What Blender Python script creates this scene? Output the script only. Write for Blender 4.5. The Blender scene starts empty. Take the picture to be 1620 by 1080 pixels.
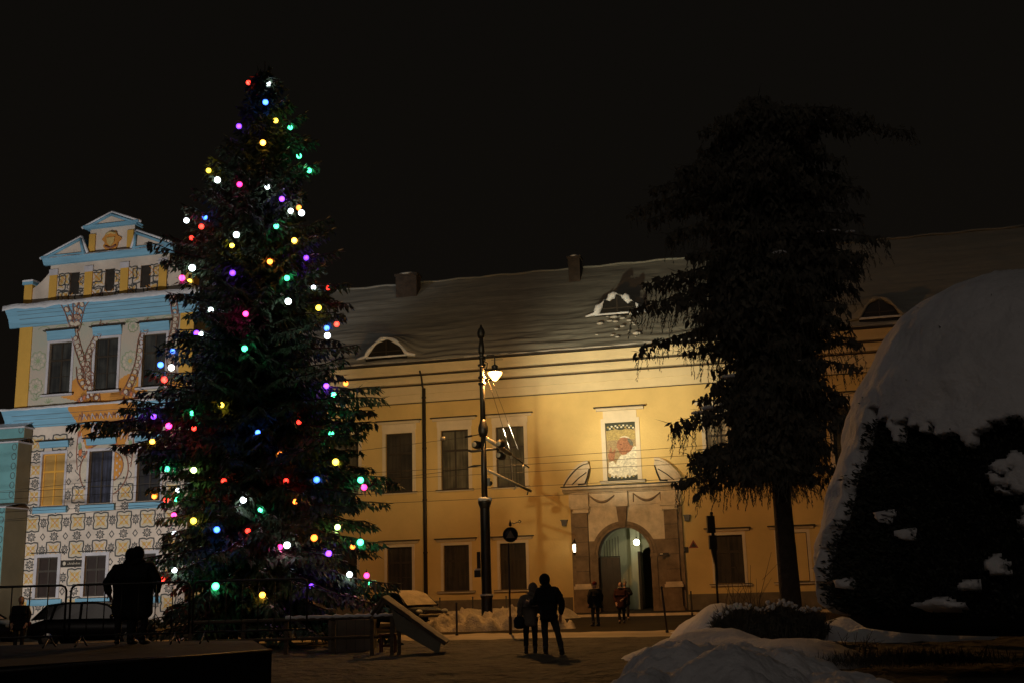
import bpy, bmesh, math, random
from mathutils import Vector, Matrix, noise
PI = math.pi
sc = bpy.context.scene
COL = sc.collection
rnd = random.Random(11)

# ------------------------------------------------------------------ camera
FPX, PITCH, ROLL = 1747.0, math.radians(12.5), math.radians(-1.6)
cam_d = bpy.data.cameras.new('camera'); cam = bpy.data.objects.new('camera', cam_d); COL.objects.link(cam)
cam_d.sensor_width = 36; cam_d.lens = FPX / 1620 * 36; cam_d.clip_end = 3000; cam_d.clip_start = 0.1
CM = Matrix.Rotation(PI / 2 + PITCH, 3, 'X') @ Matrix.Rotation(ROLL, 3, 'Z')
CP = Vector((0, 0, 1.6))
cam.matrix_world = Matrix.Translation(CP) @ CM.to_4x4()
sc.camera = cam

def ray(px, py): return CM @ Vector(((px - 810) / FPX, -(py - 540) / FPX, -1))
def at(px, py, Y):
    d = ray(px, py); return CP + d * (Y / d.y)
def gnd(px, py, z=0.0):
    d = ray(px, py); return CP + d * ((z - 1.6) / d.z)
# frame of the long facade: u right along the wall, v into the building, z up
FA = math.radians(13.4)
FO = Vector((5.849, 62, 0))
EU = Vector((math.cos(FA), -math.sin(FA), 0)); EV = Vector((math.sin(FA), math.cos(FA), 0))
def F(u, v, z=0.0): return FO + EU * u + EV * v + Vector((0, 0, z))
def fac(px, py, off=0.0):
    d = ray(px, py); t = (FO - EV * off - CP).dot(EV) / d.dot(EV); p = CP + d * t
    return (p - FO).dot(EU), p.z

# ------------------------------------------------------------------ materials
MATS = {}
def mat(name, col, rough=0.8, var=0.15, scale=1.0, bump=0.0, bscale=8.0, metal=0.0, emit=None, estr=0.0, stretch=None, spec=0.3, coat=0.0, col2=None, bdist=0.05):
    if name in MATS: return MATS[name]
    m = bpy.data.materials.new(name); m.use_nodes = True
    nt = m.node_tree; N = nt.nodes; L = nt.links
    b = N['Principled BSDF']
    b.inputs['Roughness'].default_value = rough; b.inputs['Metallic'].default_value = metal
    b.inputs['Specular IOR Level'].default_value = spec
    b.inputs['Coat Weight'].default_value = coat
    tc = N.new('ShaderNodeTexCoord'); mp = N.new('ShaderNodeMapping'); L.new(tc.outputs['Object'], mp.inputs['Vector'])
    if stretch: mp.inputs['Scale'].default_value = stretch
    n = N.new('ShaderNodeTexNoise'); n.inputs['Scale'].default_value = scale; n.inputs['Detail'].default_value = 6; n.inputs['Roughness'].default_value = .62
    L.new(mp.outputs['Vector'], n.inputs['Vector'])
    r = N.new('ShaderNodeValToRGB'); L.new(n.outputs['Fac'], r.inputs['Fac'])
    c2 = col2 or tuple(min(1, c * (1 + var)) for c in col)
    c1 = tuple(c * (1 - var) for c in col)
    r.color_ramp.elements[0].position = .3; r.color_ramp.elements[0].color = (*c1, 1)
    r.color_ramp.elements[1].position = .7; r.color_ramp.elements[1].color = (*c2, 1)
    L.new(r.outputs['Color'], b.inputs['Base Color'])
    if bump:
        n2 = N.new('ShaderNodeTexNoise'); n2.inputs['Scale'].default_value = bscale; n2.inputs['Detail'].default_value = 5
        L.new(mp.outputs['Vector'], n2.inputs['Vector'])
        bp = N.new('ShaderNodeBump'); bp.inputs['Strength'].default_value = bump; bp.inputs['Distance'].default_value = bdist
        L.new(n2.outputs['Fac'], bp.inputs['Height']); L.new(bp.outputs['Normal'], b.inputs['Normal'])
    if emit:
        b.inputs['Emission Color'].default_value = (*emit, 1); b.inputs['Emission Strength'].default_value = estr
    MATS[name] = m
    return m

M_snow = mat('snow', (.72, .72, .74), .8, .12, 1.3, .8, 11, bdist=.05)
M_dsnow = mat('dirty_snow', (.46, .40, .30), .85, .3, 1.8, .9, 12, bdist=.06)
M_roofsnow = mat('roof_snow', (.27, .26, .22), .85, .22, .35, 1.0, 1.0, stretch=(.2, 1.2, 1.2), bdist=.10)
M_eave = mat('eave_snow', (.46, .43, .38), .85, .2, 1.5, .4, 5)
M_ground = mat('trodden_snow', (.070, .058, .040), .85, .55, .9, 1.0, 3.6, bdist=.22)
M_street = mat('wet_street', (.026, .019, .010), .85, .4, .5, .5, 2, stretch=(.35, 1, 1), bdist=.05, spec=.08)
M_pave = mat('granite_paving', (.05, .04, .028), .9, .25, 1.2, .4, 6, spec=.08)
M_kerbsnow = mat('packed_snow', (.42, .34, .22), .75, .3, .7, .8, 4, stretch=(.4, 1, 1), bdist=.08)
M_yellow = mat('yellow_plaster', (.64, .46, .18), .9, .13, .35, .25, 9)
M_cream = mat('cream_plaster', (.64, .52, .31), .88, .07, .9, .1, 7)
M_trimw = mat('cream_trim', (.66, .56, .40), .85, .08, 1.3)
M_plinth = mat('plinth_stone', (.16, .13, .09), .9, .25, 1.5, .3, 4)
M_dark = mat('dark_flashing', (.03, .024, .018), .6, .3, 2)
M_frame = mat('window_frame_brown', (.04, .03, .02), .5, .2, 3)
M_shut = mat('window_shutter', (.055, .045, .035), .7, .2, 3)
M_stone = mat('sandstone', (.20, .14, .085), .92, .35, 1.8, .6, 5)
M_stonel = mat('pale_sandstone', (.58, .47, .32), .9, .22, 2.2, .4, 6)
M_iron = mat('cast_iron', (.018, .015, .012), .45, .3, 4, .2, 20, spec=.5)
M_steel = mat('galvanised_steel', (.42, .38, .30), .45, .2, 5, metal=.3, spec=.5)
M_wood = mat('weathered_wood', (.10, .075, .05), .85, .35, 2.5, .4, 8, stretch=(1, 1, 5))
M_bark = mat('bark', (.045, .034, .026), .95, .4, 4, .8, 14)
M_white = mat('passage_plaster', (.42, .42, .30), .9, .1, .8)
M_pane = mat('dark_pane', (.02, .018, .014), .12, .2, 2, spec=.5)

def mat_curtain(name, c1, c2, sc_=14):
    m = bpy.data.materials.new(name); m.use_nodes = True; nt = m.node_tree; N = nt.nodes; L = nt.links
    b = N['Principled BSDF']; b.inputs['Roughness'].default_value = .8; b.inputs['Coat Weight'].default_value = .6; b.inputs['Coat Roughness'].default_value = .08
    tc = N.new('ShaderNodeTexCoord'); mp = N.new('ShaderNodeMapping'); mp.inputs['Scale'].default_value = (1, 1, .06)
    L.new(tc.outputs['Object'], mp.inputs['Vector'])
    n = N.new('ShaderNodeTexNoise'); n.inputs['Scale'].default_value = sc_; n.inputs['Detail'].default_value = 3
    L.new(mp.outputs['Vector'], n.inputs['Vector'])
    n2 = N.new('ShaderNodeTexNoise'); n2.inputs['Scale'].default_value = .9; L.new(tc.outputs['Object'], n2.inputs['Vector'])
    mx = N.new('ShaderNodeMath'); mx.operation = 'MULTIPLY'; L.new(n.outputs['Fac'], mx.inputs[0]); L.new(n2.outputs['Fac'], mx.inputs[1])
    r = N.new('ShaderNodeValToRGB'); L.new(mx.outputs[0], r.inputs['Fac'])
    r.color_ramp.elements[0].position = .16; r.color_ramp.elements[0].color = (*c1, 1)
    r.color_ramp.elements[1].position = .36; r.color_ramp.elements[1].color = (*c2, 1)
    L.new(r.outputs['Color'], b.inputs['Base Color'])
    return m
M_curt = mat_curtain('curtain_behind_glass', (.040, .035, .022), (.13, .12, .08), 8)
M_curt2 = mat_curtain('dim_curtain', (.012, .010, .007), (.045, .036, .024), 7)
M_brn = mat('brown_shutter', (.028, .016, .012), .6, .2, 2)
M_curtL = mat_curtain('curtain_behind_dark_glass', (.006, .006, .005), (.042, .042, .034), 5)

M_flash = mat('zinc_flashing', (.07, .052, .03), .6, .4, 1.5)
M_chim = mat('sooty_brick', (.06, .045, .035), .95, .35, 2.5, .5, 6)
# ------------------------------------------------------------------ mesh builder
class MB:
    def __init__(s): s.v = []; s.f = []; s.m = []; s.mats = []; s.sm = []
    def mi(s, m):
        if m not in s.mats: s.mats.append(m)
        return s.mats.index(m)
    def poly(s, pts, m, smooth=False):
        i = len(s.v); s.v += [tuple(p) for p in pts]; s.f.append(tuple(range(i, i + len(pts)))); s.m.append(s.mi(m)); s.sm.append(smooth)
    def mesh(s, vs, fs, m, smooth=False):
        i = len(s.v); s.v += [tuple(p) for p in vs]; k = s.mi(m)
        for f in fs: s.f.append(tuple(i + a for a in f)); s.m.append(k); s.sm.append(smooth)
    def box(s, x0, x1, y0, y1, z0, z1, m):
        vs = [(x, y, z) for z in (z0, z1) for y in (y0, y1) for x in (x0, x1)]
        s.mesh(vs, [(0, 2, 3, 1), (4, 5, 7, 6), (0, 1, 5, 4), (2, 6, 7, 3), (0, 4, 6, 2), (1, 3, 7, 5)], m)
    def tube(s, pts, rad, m, n=8, smooth=True, cap=True):
        pts = [Vector(p) for p in pts]; R = rad if isinstance(rad, (list, tuple)) else [rad] * len(pts)
        vs = []; fs = []; up = None
        for i, p in enumerate(pts):
            d = (pts[min(i + 1, len(pts) - 1)] - pts[max(i - 1, 0)])
            d = d.normalized() if d.length > 1e-9 else Vector((0, 0, 1))
            if up is None: up = Vector((0, 0, 1)) if abs(d.z) < .9 else Vector((1, 0, 0))
            a = d.cross(up)
            if a.length < 1e-6: a = d.orthogonal()
            a.normalize(); b = a.cross(d).normalized(); up = b
            for k in range(n):
                t = 2 * PI * k / n; vs.append(p + a * (math.cos(t) * R[i]) + b * (math.sin(t) * R[i]))
        for i in range(len(pts) - 1):
            for k in range(n):
                k2 = (k + 1) % n; fs.append((i * n + k, i * n + k2, (i + 1) * n + k2, (i + 1) * n + k))
        if cap: fs.append(tuple(range(n - 1, -1, -1))); fs.append(tuple(range((len(pts) - 1) * n, len(pts) * n)))
        s.mesh(vs, fs, m, smooth)
    def lathe(s, c, prof, m, n=16, smooth=True, sq=1.0):
        c = Vector(c); vs = []; fs = []
        for r, z in prof:
            for k in range(n):
                t = 2 * PI * k / n; vs.append(c + Vector((math.cos(t) * r, math.sin(t) * r * sq, z)))
        for i in range(len(prof) - 1):
            for k in range(n):
                k2 = (k + 1) % n; fs.append((i * n + k, i * n + k2, (i + 1) * n + k2, (i + 1) * n + k))
        fs.append(tuple(range(n - 1, -1, -1))); fs.append(tuple(range((len(prof) - 1) * n, len(prof) * n)))
        s.mesh(vs, fs, m, smooth)
    def ball(s, c, r, m, n=14, k=8, sc=(1, 1, 1), smooth=True):
        prof = [(max(1e-4, r * math.sin(PI * i / k)), -r * math.cos(PI * i / k)) for i in range(k + 1)]
        c = Vector(c); vs = []; fs = []
        for rr, z in prof:
            for q in range(n):
                t = 2 * PI * q / n; vs.append(c + Vector((math.cos(t) * rr * sc[0], math.sin(t) * rr * sc[1], z * sc[2])))
        for i in range(k):
            for q in range(n):
                q2 = (q + 1) % n; fs.append((i * n + q, i * n + q2, (i + 1) * n + q2, (i + 1) * n + q))
        s.mesh(vs, fs, m, smooth)
    def prism(s, pts2, v0, v1, m, mt=None):
        # polygon in (u,z), extruded between v0 (front) and v1 (back)
        n = len(pts2)
        s.poly([(u, v0, z) for u, z in pts2], m)
        s.poly([(u, v1, z) for u, z in reversed(pts2)], m)
        for i in range(n):
            a = pts2[i]; b = pts2[(i + 1) % n]
            s.poly([(a[0], v0, a[1]), (a[0], v1, a[1]), (b[0], v1, b[1]), (b[0], v0, b[1])], mt or m)
    def extr(s, prof, u0, u1, m):
        # profile (v,z) swept along u
        for i in range(len(prof) - 1):
            a, b = prof[i], prof[i + 1]
            s.poly([(u0, a[0], a[1]), (u1, a[0], a[1]), (u1, b[0], b[1]), (u0, b[0], b[1])], m)
        s.poly([(u0, v, z) for v, z in prof], m); s.poly([(u1, v, z) for v, z in reversed(prof)], m)
    def build(s, name, parent=None, loc=None, m=None):
        me = bpy.data.meshes.new(name); me.from_pydata(s.v, [], s.f)
        for mm in s.mats: me.materials.append(mm)
        me.polygons.foreach_set('material_index', s.m); me.polygons.foreach_set('use_smooth', s.sm)
        me.update()
        o = bpy.data.objects.new(name, me); COL.objects.link(o)
        if parent: o.parent = parent
        if loc is not None: o.location = loc
        return o

def tag(o, label=None, cat=None, group=None, kind=None):
    if label: o['label'] = label
    if cat: o['category'] = cat
    if group: o['group'] = group
    if kind: o['kind'] = kind
    return o
def thing(name, label, cat, loc=(0, 0, 0), rz=0.0, group=None):
    o = bpy.data.objects.new(name, None); COL.objects.link(o); o.location = loc; o.rotation_euler = (0, 0, rz)
    o.empty_display_size = .2
    return tag(o, label, cat, group)
def kids(o): return [c for c in bpy.data.objects if c.parent == o]
def copy_tree(o, parent=None):
    c = o.copy(); COL.objects.link(c); c.parent = parent
    for ch in kids(o): copy_tree(ch, c)
    return c
def flip_fix(o):
    bm = bmesh.new(); bm.from_mesh(o.data); bmesh.ops.recalc_face_normals(bm, faces=bm.faces); bm.to_mesh(o.data); bm.free()

# ------------------------------------------------------------------ terrain
def fbm(x, y, s, seed=0.0):
    return noise.fractal(Vector((x * s, y * s, seed)), 1.0, 2.0, 4)
def hfield(name, x0, x1, y0, y1, st, hf, m, base=None):
    nx = int((x1 - x0) / st) + 1; ny = int((y1 - y0) / st) + 1
    b = MB(); vs = []; fs = []
    for j in range(ny):
        for i in range(nx):
            x = x0 + i * st; y = y0 + j * st; vs.append((x, y, hf(x, y)))
    for j in range(ny - 1):
        for i in range(nx - 1):
            a = j * nx + i
            q = (a, a + 1, a + nx + 1, a + nx)
            if base is not None and max(vs[k][2] for k in q) < base: continue
            fs.append(q)
    b.mesh(vs, fs, m, True)
    return b.build(name)
def sd_facade(x, y): return (Vector((x, y, 0)) - FO).dot(EV)   # negative in front of the wall
def ground_h(x, y):
    v = sd_facade(x, y)
    if v > -26.3: return -.02
    t = min(1, (-26.3 - v) / 2.0)
    return t * (.05 * fbm(x, y, .35) + .04 * fbm(x, y, 1.5, 3.) + .035 - .05 * max(0, noise.noise(Vector((x * 3.1, y * 2.2, 4.))) - .15))
g = hfield('ground', -44, 34, 4, 80, .2, ground_h, M_ground); tag(g, kind='structure')
b = MB(); S = 900
for q in ([(-S, -S), (S, -S), (S, 4), (-S, 4)], [(-S, 4), (-44, 4), (-44, 80), (-S, 80)], [(33.9, 4), (S, 4), (S, 80), (33.9, 80)], [(-S, 79.9), (S, 79.9), (S, S), (-S, S)]):
    b.poly([(x, y, -.024) for x, y in q], M_ground)
o = b.build('ground'); tag(o, kind='structure')
FR = -FA
def fplane(name, u0, u1, v0, v1, z, m):
    b = MB(); n = 60
    for i in range(n):
        a = u0 + (u1 - u0) * i / n; c = u0 + (u1 - u0) * (i + 1) / n
        b.poly([(a, v0, z), (c, v0, z), (c, v1, z), (a, v1, z)], m)
    o = b.build(name, loc=FO); o.rotation_euler = (0, 0, FR); return tag(o, kind='structure')
fplane('road', -60, 30, -23.6, -5.0, .006, M_street)
# raised pavement before the palace, with a real kerb step
b = MB(); b.box(-60, 30, -5.0, 1.0, -.05, .12, M_pave); b.box(-60, 30, -5.18, -5.0, -.05, .135, M_stonel)
o = b.build('pavement', loc=FO); o.rotation_euler = (0, 0, FR); tag(o, kind='structure')
# packed snow along the near edge of the road
def strip_h():
    b = MB(); vs = []; fs = []; nu = 260; nv = 8
    for i in range(nu):
        u = -42 + 70 * i / (nu - 1)
        for j in range(nv):
            v = -27.0 + 3.7 * j / (nv - 1)
            edge = min(j, nv - 1 - j) / 2.0
            h = .02 + min(1, edge) * (.05 + .05 * fbm(u, v, .8, 2.)) if 0 < j < nv - 1 else -.02
            vs.append((u, v + .25 * fbm(u, 0, .4, j * .1), h))
    for i in range(nu - 1):
        for j in range(nv - 1):
            a = i * nv + j; fs.append((a, a + nv, a + nv + 1, a + 1))
    b.mesh(vs, fs, M_kerbsnow, True); o = b.build('snow_verge', loc=FO); o.rotation_euler = (0, 0, FR); return tag(o, kind='structure')
strip_h()

def mound(label, lumps, st=.18, m=None, rough=.14, rs=1.3, group=None):
    # lumps: (x, y, rx, ry, h)
    m = m or M_dsnow
    x0 = min(l[0] - l[2] * 1.15 for l in lumps); x1 = max(l[0] + l[2] * 1.15 for l in lumps)
    y0 = min(l[1] - l[3] * 1.15 for l in lumps); y1 = max(l[1] + l[3] * 1.15 for l in lumps)
    def hf(x, y):
        h = -.25
        for (cx, cy, rx, ry, hh) in lumps:
            d = ((x - cx) / rx) ** 2 + ((y - cy) / ry) ** 2
            if d < 1.4: h = max(h, hh * (1 - d) if d < 1 else -.25 * (d - 1) / .4)
        if h > -.2: h += rough * (fbm(x, y, rs, 5.) + .6 * abs(fbm(x, y, rs * 3, 9.))) * min(1, (h + .25) / .5)
        return h
    o = hfield('snow_mound', x0, x1, y0, y1, st, hf, m, base=-.1)
    return tag(o, label, 'snow pile', group)

# ------------------------------------------------------------------ yellow palace
pal = thing('yellow_palace', 'long two storey yellow plastered palace with a snow covered roof and stone gateway', 'building', FO, FR)
U0, U1 = -26.2, 24.0
UC = [-23.2 - 0.0, -19.8, -16.42, -13.05, -9.63, -6.3, None, 5.68, 9.05, 12.45, 15.8, 19.2, 22.4]
def clipname(): pass
holes = []
for k, u in enumerate(UC):
    if u is None: continue
    holes.append((u - .83, u + .83, 7.2, 10.65)); holes.append((u - .76, u + .76, 1.46, 4.02))
holes.append((-.72, .98, 7.25, 10.5))
holes.append((-1.65, 1.7, 0, 4.9))
def wall_holes(b, u0, u1, z0, z1, hs, m, v=0.0, rev=.22, mrev=None):
    us = sorted({u0, u1, *[h[0] for h in hs], *[h[1] for h in hs]}); zs = sorted({z0, z1, *[h[2] for h in hs], *[h[3] for h in hs]})
    us = [u for u in us if u0 <= u <= u1]; zs = [z for z in zs if z0 <= z <= z1]
    for i in range(len(us) - 1):
        for j in range(len(zs) - 1):
            cu = (us[i] + us[i + 1]) / 2; cz = (zs[j] + zs[j + 1]) / 2
            if any(h[0] < cu < h[1] and h[2] < cz < h[3] for h in hs): continue
            b.poly([(us[i], v, zs[j]), (us[i + 1], v, zs[j]), (us[i + 1], v, zs[j + 1]), (us[i], v, zs[j + 1])], m)
    for (a, c, d, e) in hs:
        mr = mrev or m
        b.poly([(a, v, d), (a, v + rev, d), (a, v + rev, e), (a, v, e)], mr); b.poly([(c, v, d), (c, v, e), (c, v + rev, e), (c, v + rev, d)], mr)
        b.poly([(a, v, e), (a, v + rev, e), (c, v + rev, e), (c, v, e)], mr); b.poly([(a, v, d), (c, v, d), (c, v + rev, d), (a, v + rev, d)], mr)
b = MB(); wall_holes(b, U0, U1, 0, 14.6, holes, M_yellow)
b.poly([(U0, 0, 0), (U0, 14, 0), (U0, 14, 14.6), (U0, 0, 14.6)], M_yellow); b.poly([(U1, 0, 0), (U1, 0, 14.6), (U1, 14, 14.6), (U1, 14, 0)], M_yellow)
b.poly([(U0, 14, 0), (U1, 14, 0), (U1, 14, 14.6), (U0, 14, 14.6)], M_yellow)
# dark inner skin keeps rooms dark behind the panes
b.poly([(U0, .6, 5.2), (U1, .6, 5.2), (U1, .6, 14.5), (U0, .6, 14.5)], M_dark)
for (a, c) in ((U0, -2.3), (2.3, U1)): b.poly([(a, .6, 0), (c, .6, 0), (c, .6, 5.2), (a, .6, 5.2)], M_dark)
b.build('wall', pal)
b = MB(); b.box(U0, -2.95, -.07, -.003, .1, .95, M_plinth); b.box(3.4, U1, -.07, -.003, .1, .95, M_plinth); b.build('plinth', pal)
# cornice, built as separate mouldings one above the other
b = MB()
b.extr([(0.0, 12.40), (-.05, 12.45), (-.05, 12.9), (-.09, 12.93), (-.09, 13.40), (0, 13.42)], U0 - .05, U1, M_cream)
b.extr([(0.0, 13.50), (-.24, 13.54), (-.28, 13.75), (-.42, 13.93), (0, 13.95)], U0 - .2, U1, M_cream)
b.extr([(0.0, 14.05), (-.46, 14.08), (-.52, 14.22), (-.66, 14.40), (-.78, 14.58), (0, 14.60)], U0 - .35, U1, M_cream)
o = b.build('cornice', pal)
b = MB()
b.box(U0 - .1, U1, -.2, -.002, 13.425, 13.47, M_flash); b.box(U0 - .25, U1, -.46, -.002, 13.97, 14.03, M_flash); b.box(U0 - .05, U1, -.09, -.002, 12.36, 12.395, M_dark)
b.box(U0 - .4, U1, -.86, -.60, 14.62, 14.72, M_dark)
b.build('flashing', pal)
# roof: finely divided so the snow can carry ripples
EZ, RZ, EVv, RV = 14.74, 21.75, -.84, 7.0
def roof_h(u, t):
    v = EVv + (RV - EVv) * t; z = EZ + (RZ - EZ) * t
    n = .11 * fbm(u * .33, t * 24, .8, 1.) * max(.12, 1 - 1.5 * t) * (.35 + .9 * max(0, min(1, .5 + 1.6 * fbm(u, t * 4, .16, 9.)))) + .05 * fbm(u, v, .5, 6.)
    # sliding ripples above the eaves
    n += .036 * math.sin(t * 95 + 2.5 * fbm(u, 0, .25, 2.)) * max(0, 1 - t * 2.6) 
    return v - n * .6, z + n * .75
def eye(u, t):   # eyebrow dormer bulge of the snow
    s = 0
    for (cu, t0, w, hh) in ((-13.65, .0645, 1.75, 1.26), (.05, .353, 1.7, 1.25), (14.6, .0645, 1.7, 1.2)):
        d = (u - cu) / w
        if abs(d) < 1.25 and t > t0: s = max(s, hh * math.exp(-2.2 * d * d) * max(0, 1 - (t - t0) / .26))
    return s
b = MB(); nu, nt_ = 420, 96; vs = []; fs = []
HL = -20.0
for i in range(nu):
    for j in range(nt_):
        t = j / (nt_ - 1)
        ua = U0 - .4 + (HL - U0 + .4) * t; u = ua + (U1 + .3 - ua) * i / (nu - 1)
        v, z = roof_h(u, t); z += eye(u, t); vs.append((u, v, z))
for i in range(nu - 1):
    for j in range(nt_ - 1):
        a = i * nt_ + j
        c = Vector(vs[a]); skip = False; c.x = (vs[a][0] + vs[a + nt_][0]) / 2
        for (cu, v0, z0, hw, hh) in ((-13.65, -.50, 15.18, 1.15, 1.12), (.1, 1.62, 17.3, 1.15, 1.1), (14.6, -.5, 15.2, 1.1, 1.1)):
            tt = j / (nt_ - 1); t0 = (z0 - EZ) / (RZ - EZ)
            if abs(c.x - cu) < hw and t0 - .012 < tt < t0 + .035 : skip = False
        if skip: continue
        fs.append((a, a + nt_, a + nt_ + 1, a + 1))
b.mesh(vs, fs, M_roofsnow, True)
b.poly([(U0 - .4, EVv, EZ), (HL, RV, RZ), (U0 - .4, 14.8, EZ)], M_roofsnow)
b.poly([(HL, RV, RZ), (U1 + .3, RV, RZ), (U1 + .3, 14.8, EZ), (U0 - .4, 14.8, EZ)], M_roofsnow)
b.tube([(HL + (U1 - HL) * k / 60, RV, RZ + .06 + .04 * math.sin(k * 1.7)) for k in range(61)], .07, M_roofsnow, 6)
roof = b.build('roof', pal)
# slid snow roll on the eave
b = MB(); pts = [(U0 - .3 + (U1 - U0 + .3) * k / 160, -.70 + .04 * fbm(k * .9, 0, .5), 14.78 + .03 * fbm(k, 3, .4)) for k in range(161)]
b.tube(pts, [.10 + .05 * fbm(k, 7, .35) for k in range(161)], M_eave, 7); b.build('eave_snow', roof)
for (u0, u1, z1, sn) in ((-15.2, -13.75, 22.22, .16), (-3.5, -2.75, 22.32, .12), (8.5, 9.5, 22.3, .14)):
    b = MB(); b.box(u0, u1, 5.6, 6.5, 19.6, z1 - .25, M_chim); b.box(u0 - .08, u1 + .08, 5.52, 6.58, z1 - .25, z1 - .1, M_chim)
    w_ = (u1 - u0); b.ball((u0 + w_ / 2, 6.05, z1 - .1), 1, M_eave, sc=(w_ * .56, .58, .16))
    b.build('chimney', roof)
def dormer(cu, v0, z0, hw, hh, ragged=0.0):
    t = bpy.data.objects.new('dormer', None); 
    b = MB(); n = 22
    arc = []
    for k in range(n + 1):
        x = -1 + 2 * k / n; y = math.cos(x * PI / 2) ** .85
        arc.append((cu + x * hw, z0 + y * hh + (ragged * .2 * fbm(k, 2, .8) if 0 < k < n else 0)))
    b.prism([(arc[0][0], z0 - .35)] + arc + [(arc[-1][0], z0 - .35)], v0 - .02, v0 + .06, M_pane)
    # timber mullion bars
    o = b.build('dormer_window', roof)
    bb = MB(); bb.box(cu - .03, cu + .03, v0 - .05, v0 - .024, z0, z0 + hh * .97, M_frame); bb.box(cu - hw * .7, cu + hw * .7, v0 - .05, v0 - .026, z0 + .32 * hh, z0 + .37 * hh, M_frame)
    bb.build('mullion', roof).parent = roof
    # snow rim over the opening
    r = MB(); P = [(u, v0 - .10, z + .10) for u, z in arc]
    P = [(arc[0][0] - .55, v0 - .1, z0 - .02), (arc[0][0] - .25, v0 - .1, z0 + .05)] + P + [(arc[-1][0] + .25, v0 - .1, z0 + .05), (arc[-1][0] + .55, v0 - .1, z0 - .02)]
    R = [.05, .08] + [.11 + .035 * math.sin(k * .9) * (1 + 2 * ragged) for k in range(n + 1)] + [.11, .07]
    r.tube(P, R, M_snow if cu < 10 else M_roofsnow, 8)
    r.tube([(cu + (-1 + k / 6) * hw, v0 - .12, z0 + .02) for k in range(13)], [.06 + .03 * fbm(k, 1, .9) for k in range(13)], M_snow, 6)
    if ragged:
        for k in range(20):
            rr = rnd.uniform(.04, .2); uu = cu + rnd.uniform(-1.2, 1.3); zz = z0 - rnd.uniform(.1, 2.0)
            vv = EVv + (RV - EVv) * ((zz - EZ) / (RZ - EZ))
            r.ball((uu, vv - .10, zz + .02), rr * .8, M_eave, 14, 9, (1.5, .8, .55))
    r.build('snow_rim', roof)['kind'] = 'stuff'
    bpy.data.objects.remove(t)
dormer(-13.65, -.50, 15.2, 1.3, 1.02)
dormer(.05, 1.78, 17.2, 1.35, 1.1, 1.3)
dormer(14.6, -.48, 15.2, 1.1, 1.0)

# windows of the palace
def window(par, cu, z0, z1, hw, mpane, rows=2, upper=True, shut=False, vdeep=.14, mfr=M_frame):
    f = MB(); t = .075; v0, v1 = vdeep, vdeep + .07
    f.box(cu - hw, cu - hw + t, v0, v1, z0, z1, mfr); f.box(cu + hw - t, cu + hw, v0, v1, z0, z1, mfr)
    f.box(cu - hw + t, cu + hw - t, v0, v1, z1 - t, z1, mfr); f.box(cu - hw + t, cu + hw - t, v0, v1, z0, z0 + t, mfr)
    f.box(cu - .05, cu + .05, v0 + .004, v1, z0 + t, z1 - t, mfr)
    zt = z0 + (z1 - z0) * .655
    if upper: f.box(cu - hw + t, cu + hw - t, v0 - .01, v1 - .003, zt - .06, zt + .06, mfr)
    zz = z0 + (z1 - z0) * .33
    f.box(cu - hw + t, cu + hw - t, v0 + .012, v1 - .01, zz - .02, zz + .02, mfr)
    fr = f.build('window', par)
    p = MB(); p.poly([(cu - hw + t, v1 - .02, z0 + t), (cu + hw - t, v1 - .02, z0 + t), (cu + hw - t, v1 - .02, z1 - t), (cu - hw + t, v1 - .02, z1 - t)], mpane)
    p.build('pane', fr)
    return fr
def surround(fr, cu, z0, z1, hw, hoodz, hoodw, sillw, w=.2, mm=M_trimw, frieze=True, msn=None):
    s = MB(); v = -.05
    s.box(cu - hw - w, cu - hw, v, -.002, z0, z1 + w, mm); s.box(cu + hw, cu + hw + w, v, -.002, z0, z1 + w, mm); s.box(cu - hw, cu + hw, v + .004, -.002, z1, z1 + w, mm)
    if frieze: s.box(cu - hw - w * 1.2, cu + hw + w * 1.2, v + .01, -.002, z1 + w, hoodz - .17, mm)
    s.extr([(0, hoodz - .17), (-.1, hoodz - .15), (-.16, hoodz - .05), (-.22, hoodz - .03), (0, hoodz - .02)], cu - hoodw + .1, cu + hoodw - .1, mm)
    s.build('surround', fr)
    h = MB(); h.box(cu - hoodw, cu + hoodw, -.26, -.002, hoodz - .02, hoodz + .035, M_dark)
    if msn: h.box(cu - hoodw, cu + hoodw, -.25, -.01, hoodz + .036, hoodz + .09, msn)
    h.build('hood', fr)
    q = MB(); q.box(cu - sillw, cu + sillw, -.17, -.003, z0 - .12, z0 - .05, mm); q.box(cu - sillw - .02, cu + sillw + .02, -.2, -.002, z0 - .045, z0 - .01, M_dark); q.build('sill', fr)
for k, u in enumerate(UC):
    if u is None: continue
    w = window(pal, u, 7.2, 10.65, .83, M_curt2 if k == 3 else (mat_curtain('painted_reflection_pane', (.10, .08, .05), (.62, .50, .32), 6) if k == 7 else M_curt))  # spotlight reflection painted into one window's paler pane colour
    surround(w, u, 7.2, 10.65, .83, 11.38, 1.42, 1.12)
    w = window(pal, u, 1.46, 4.02, .76, M_curt2 if k not in (8,) else M_shut, upper=True)
    surround(w, u, 1.46, 4.02, .76, 4.38, 1.25, 1.1, .16, frieze=False)
# flat closed yellow shutters at the second window right of the gate
b = MB(); b.box(8.33, 9.77, .02, .10, 1.5, 3.98, M_yellow); b.build('shutter', pal)
b = MB(); pu = -11.4
b.tube([(pu - .12, -.62, 14.2), (pu - .1, -.4, 13.9), (pu - .05, -.3, 13.3), (pu, -.24, 13.0)], .055, M_dark, 8); b.tube([(pu, -.24, 13.2), (pu, -.24, .3)], .105, M_dark, 10)
for z in (12.6, 9.6, 6.6, 3.6, 1.0): b.tube([(pu, -.24, z), (pu, -.24, z + .1)], .13, M_dark, 10)
b.build('downpipe', pal)

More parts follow.
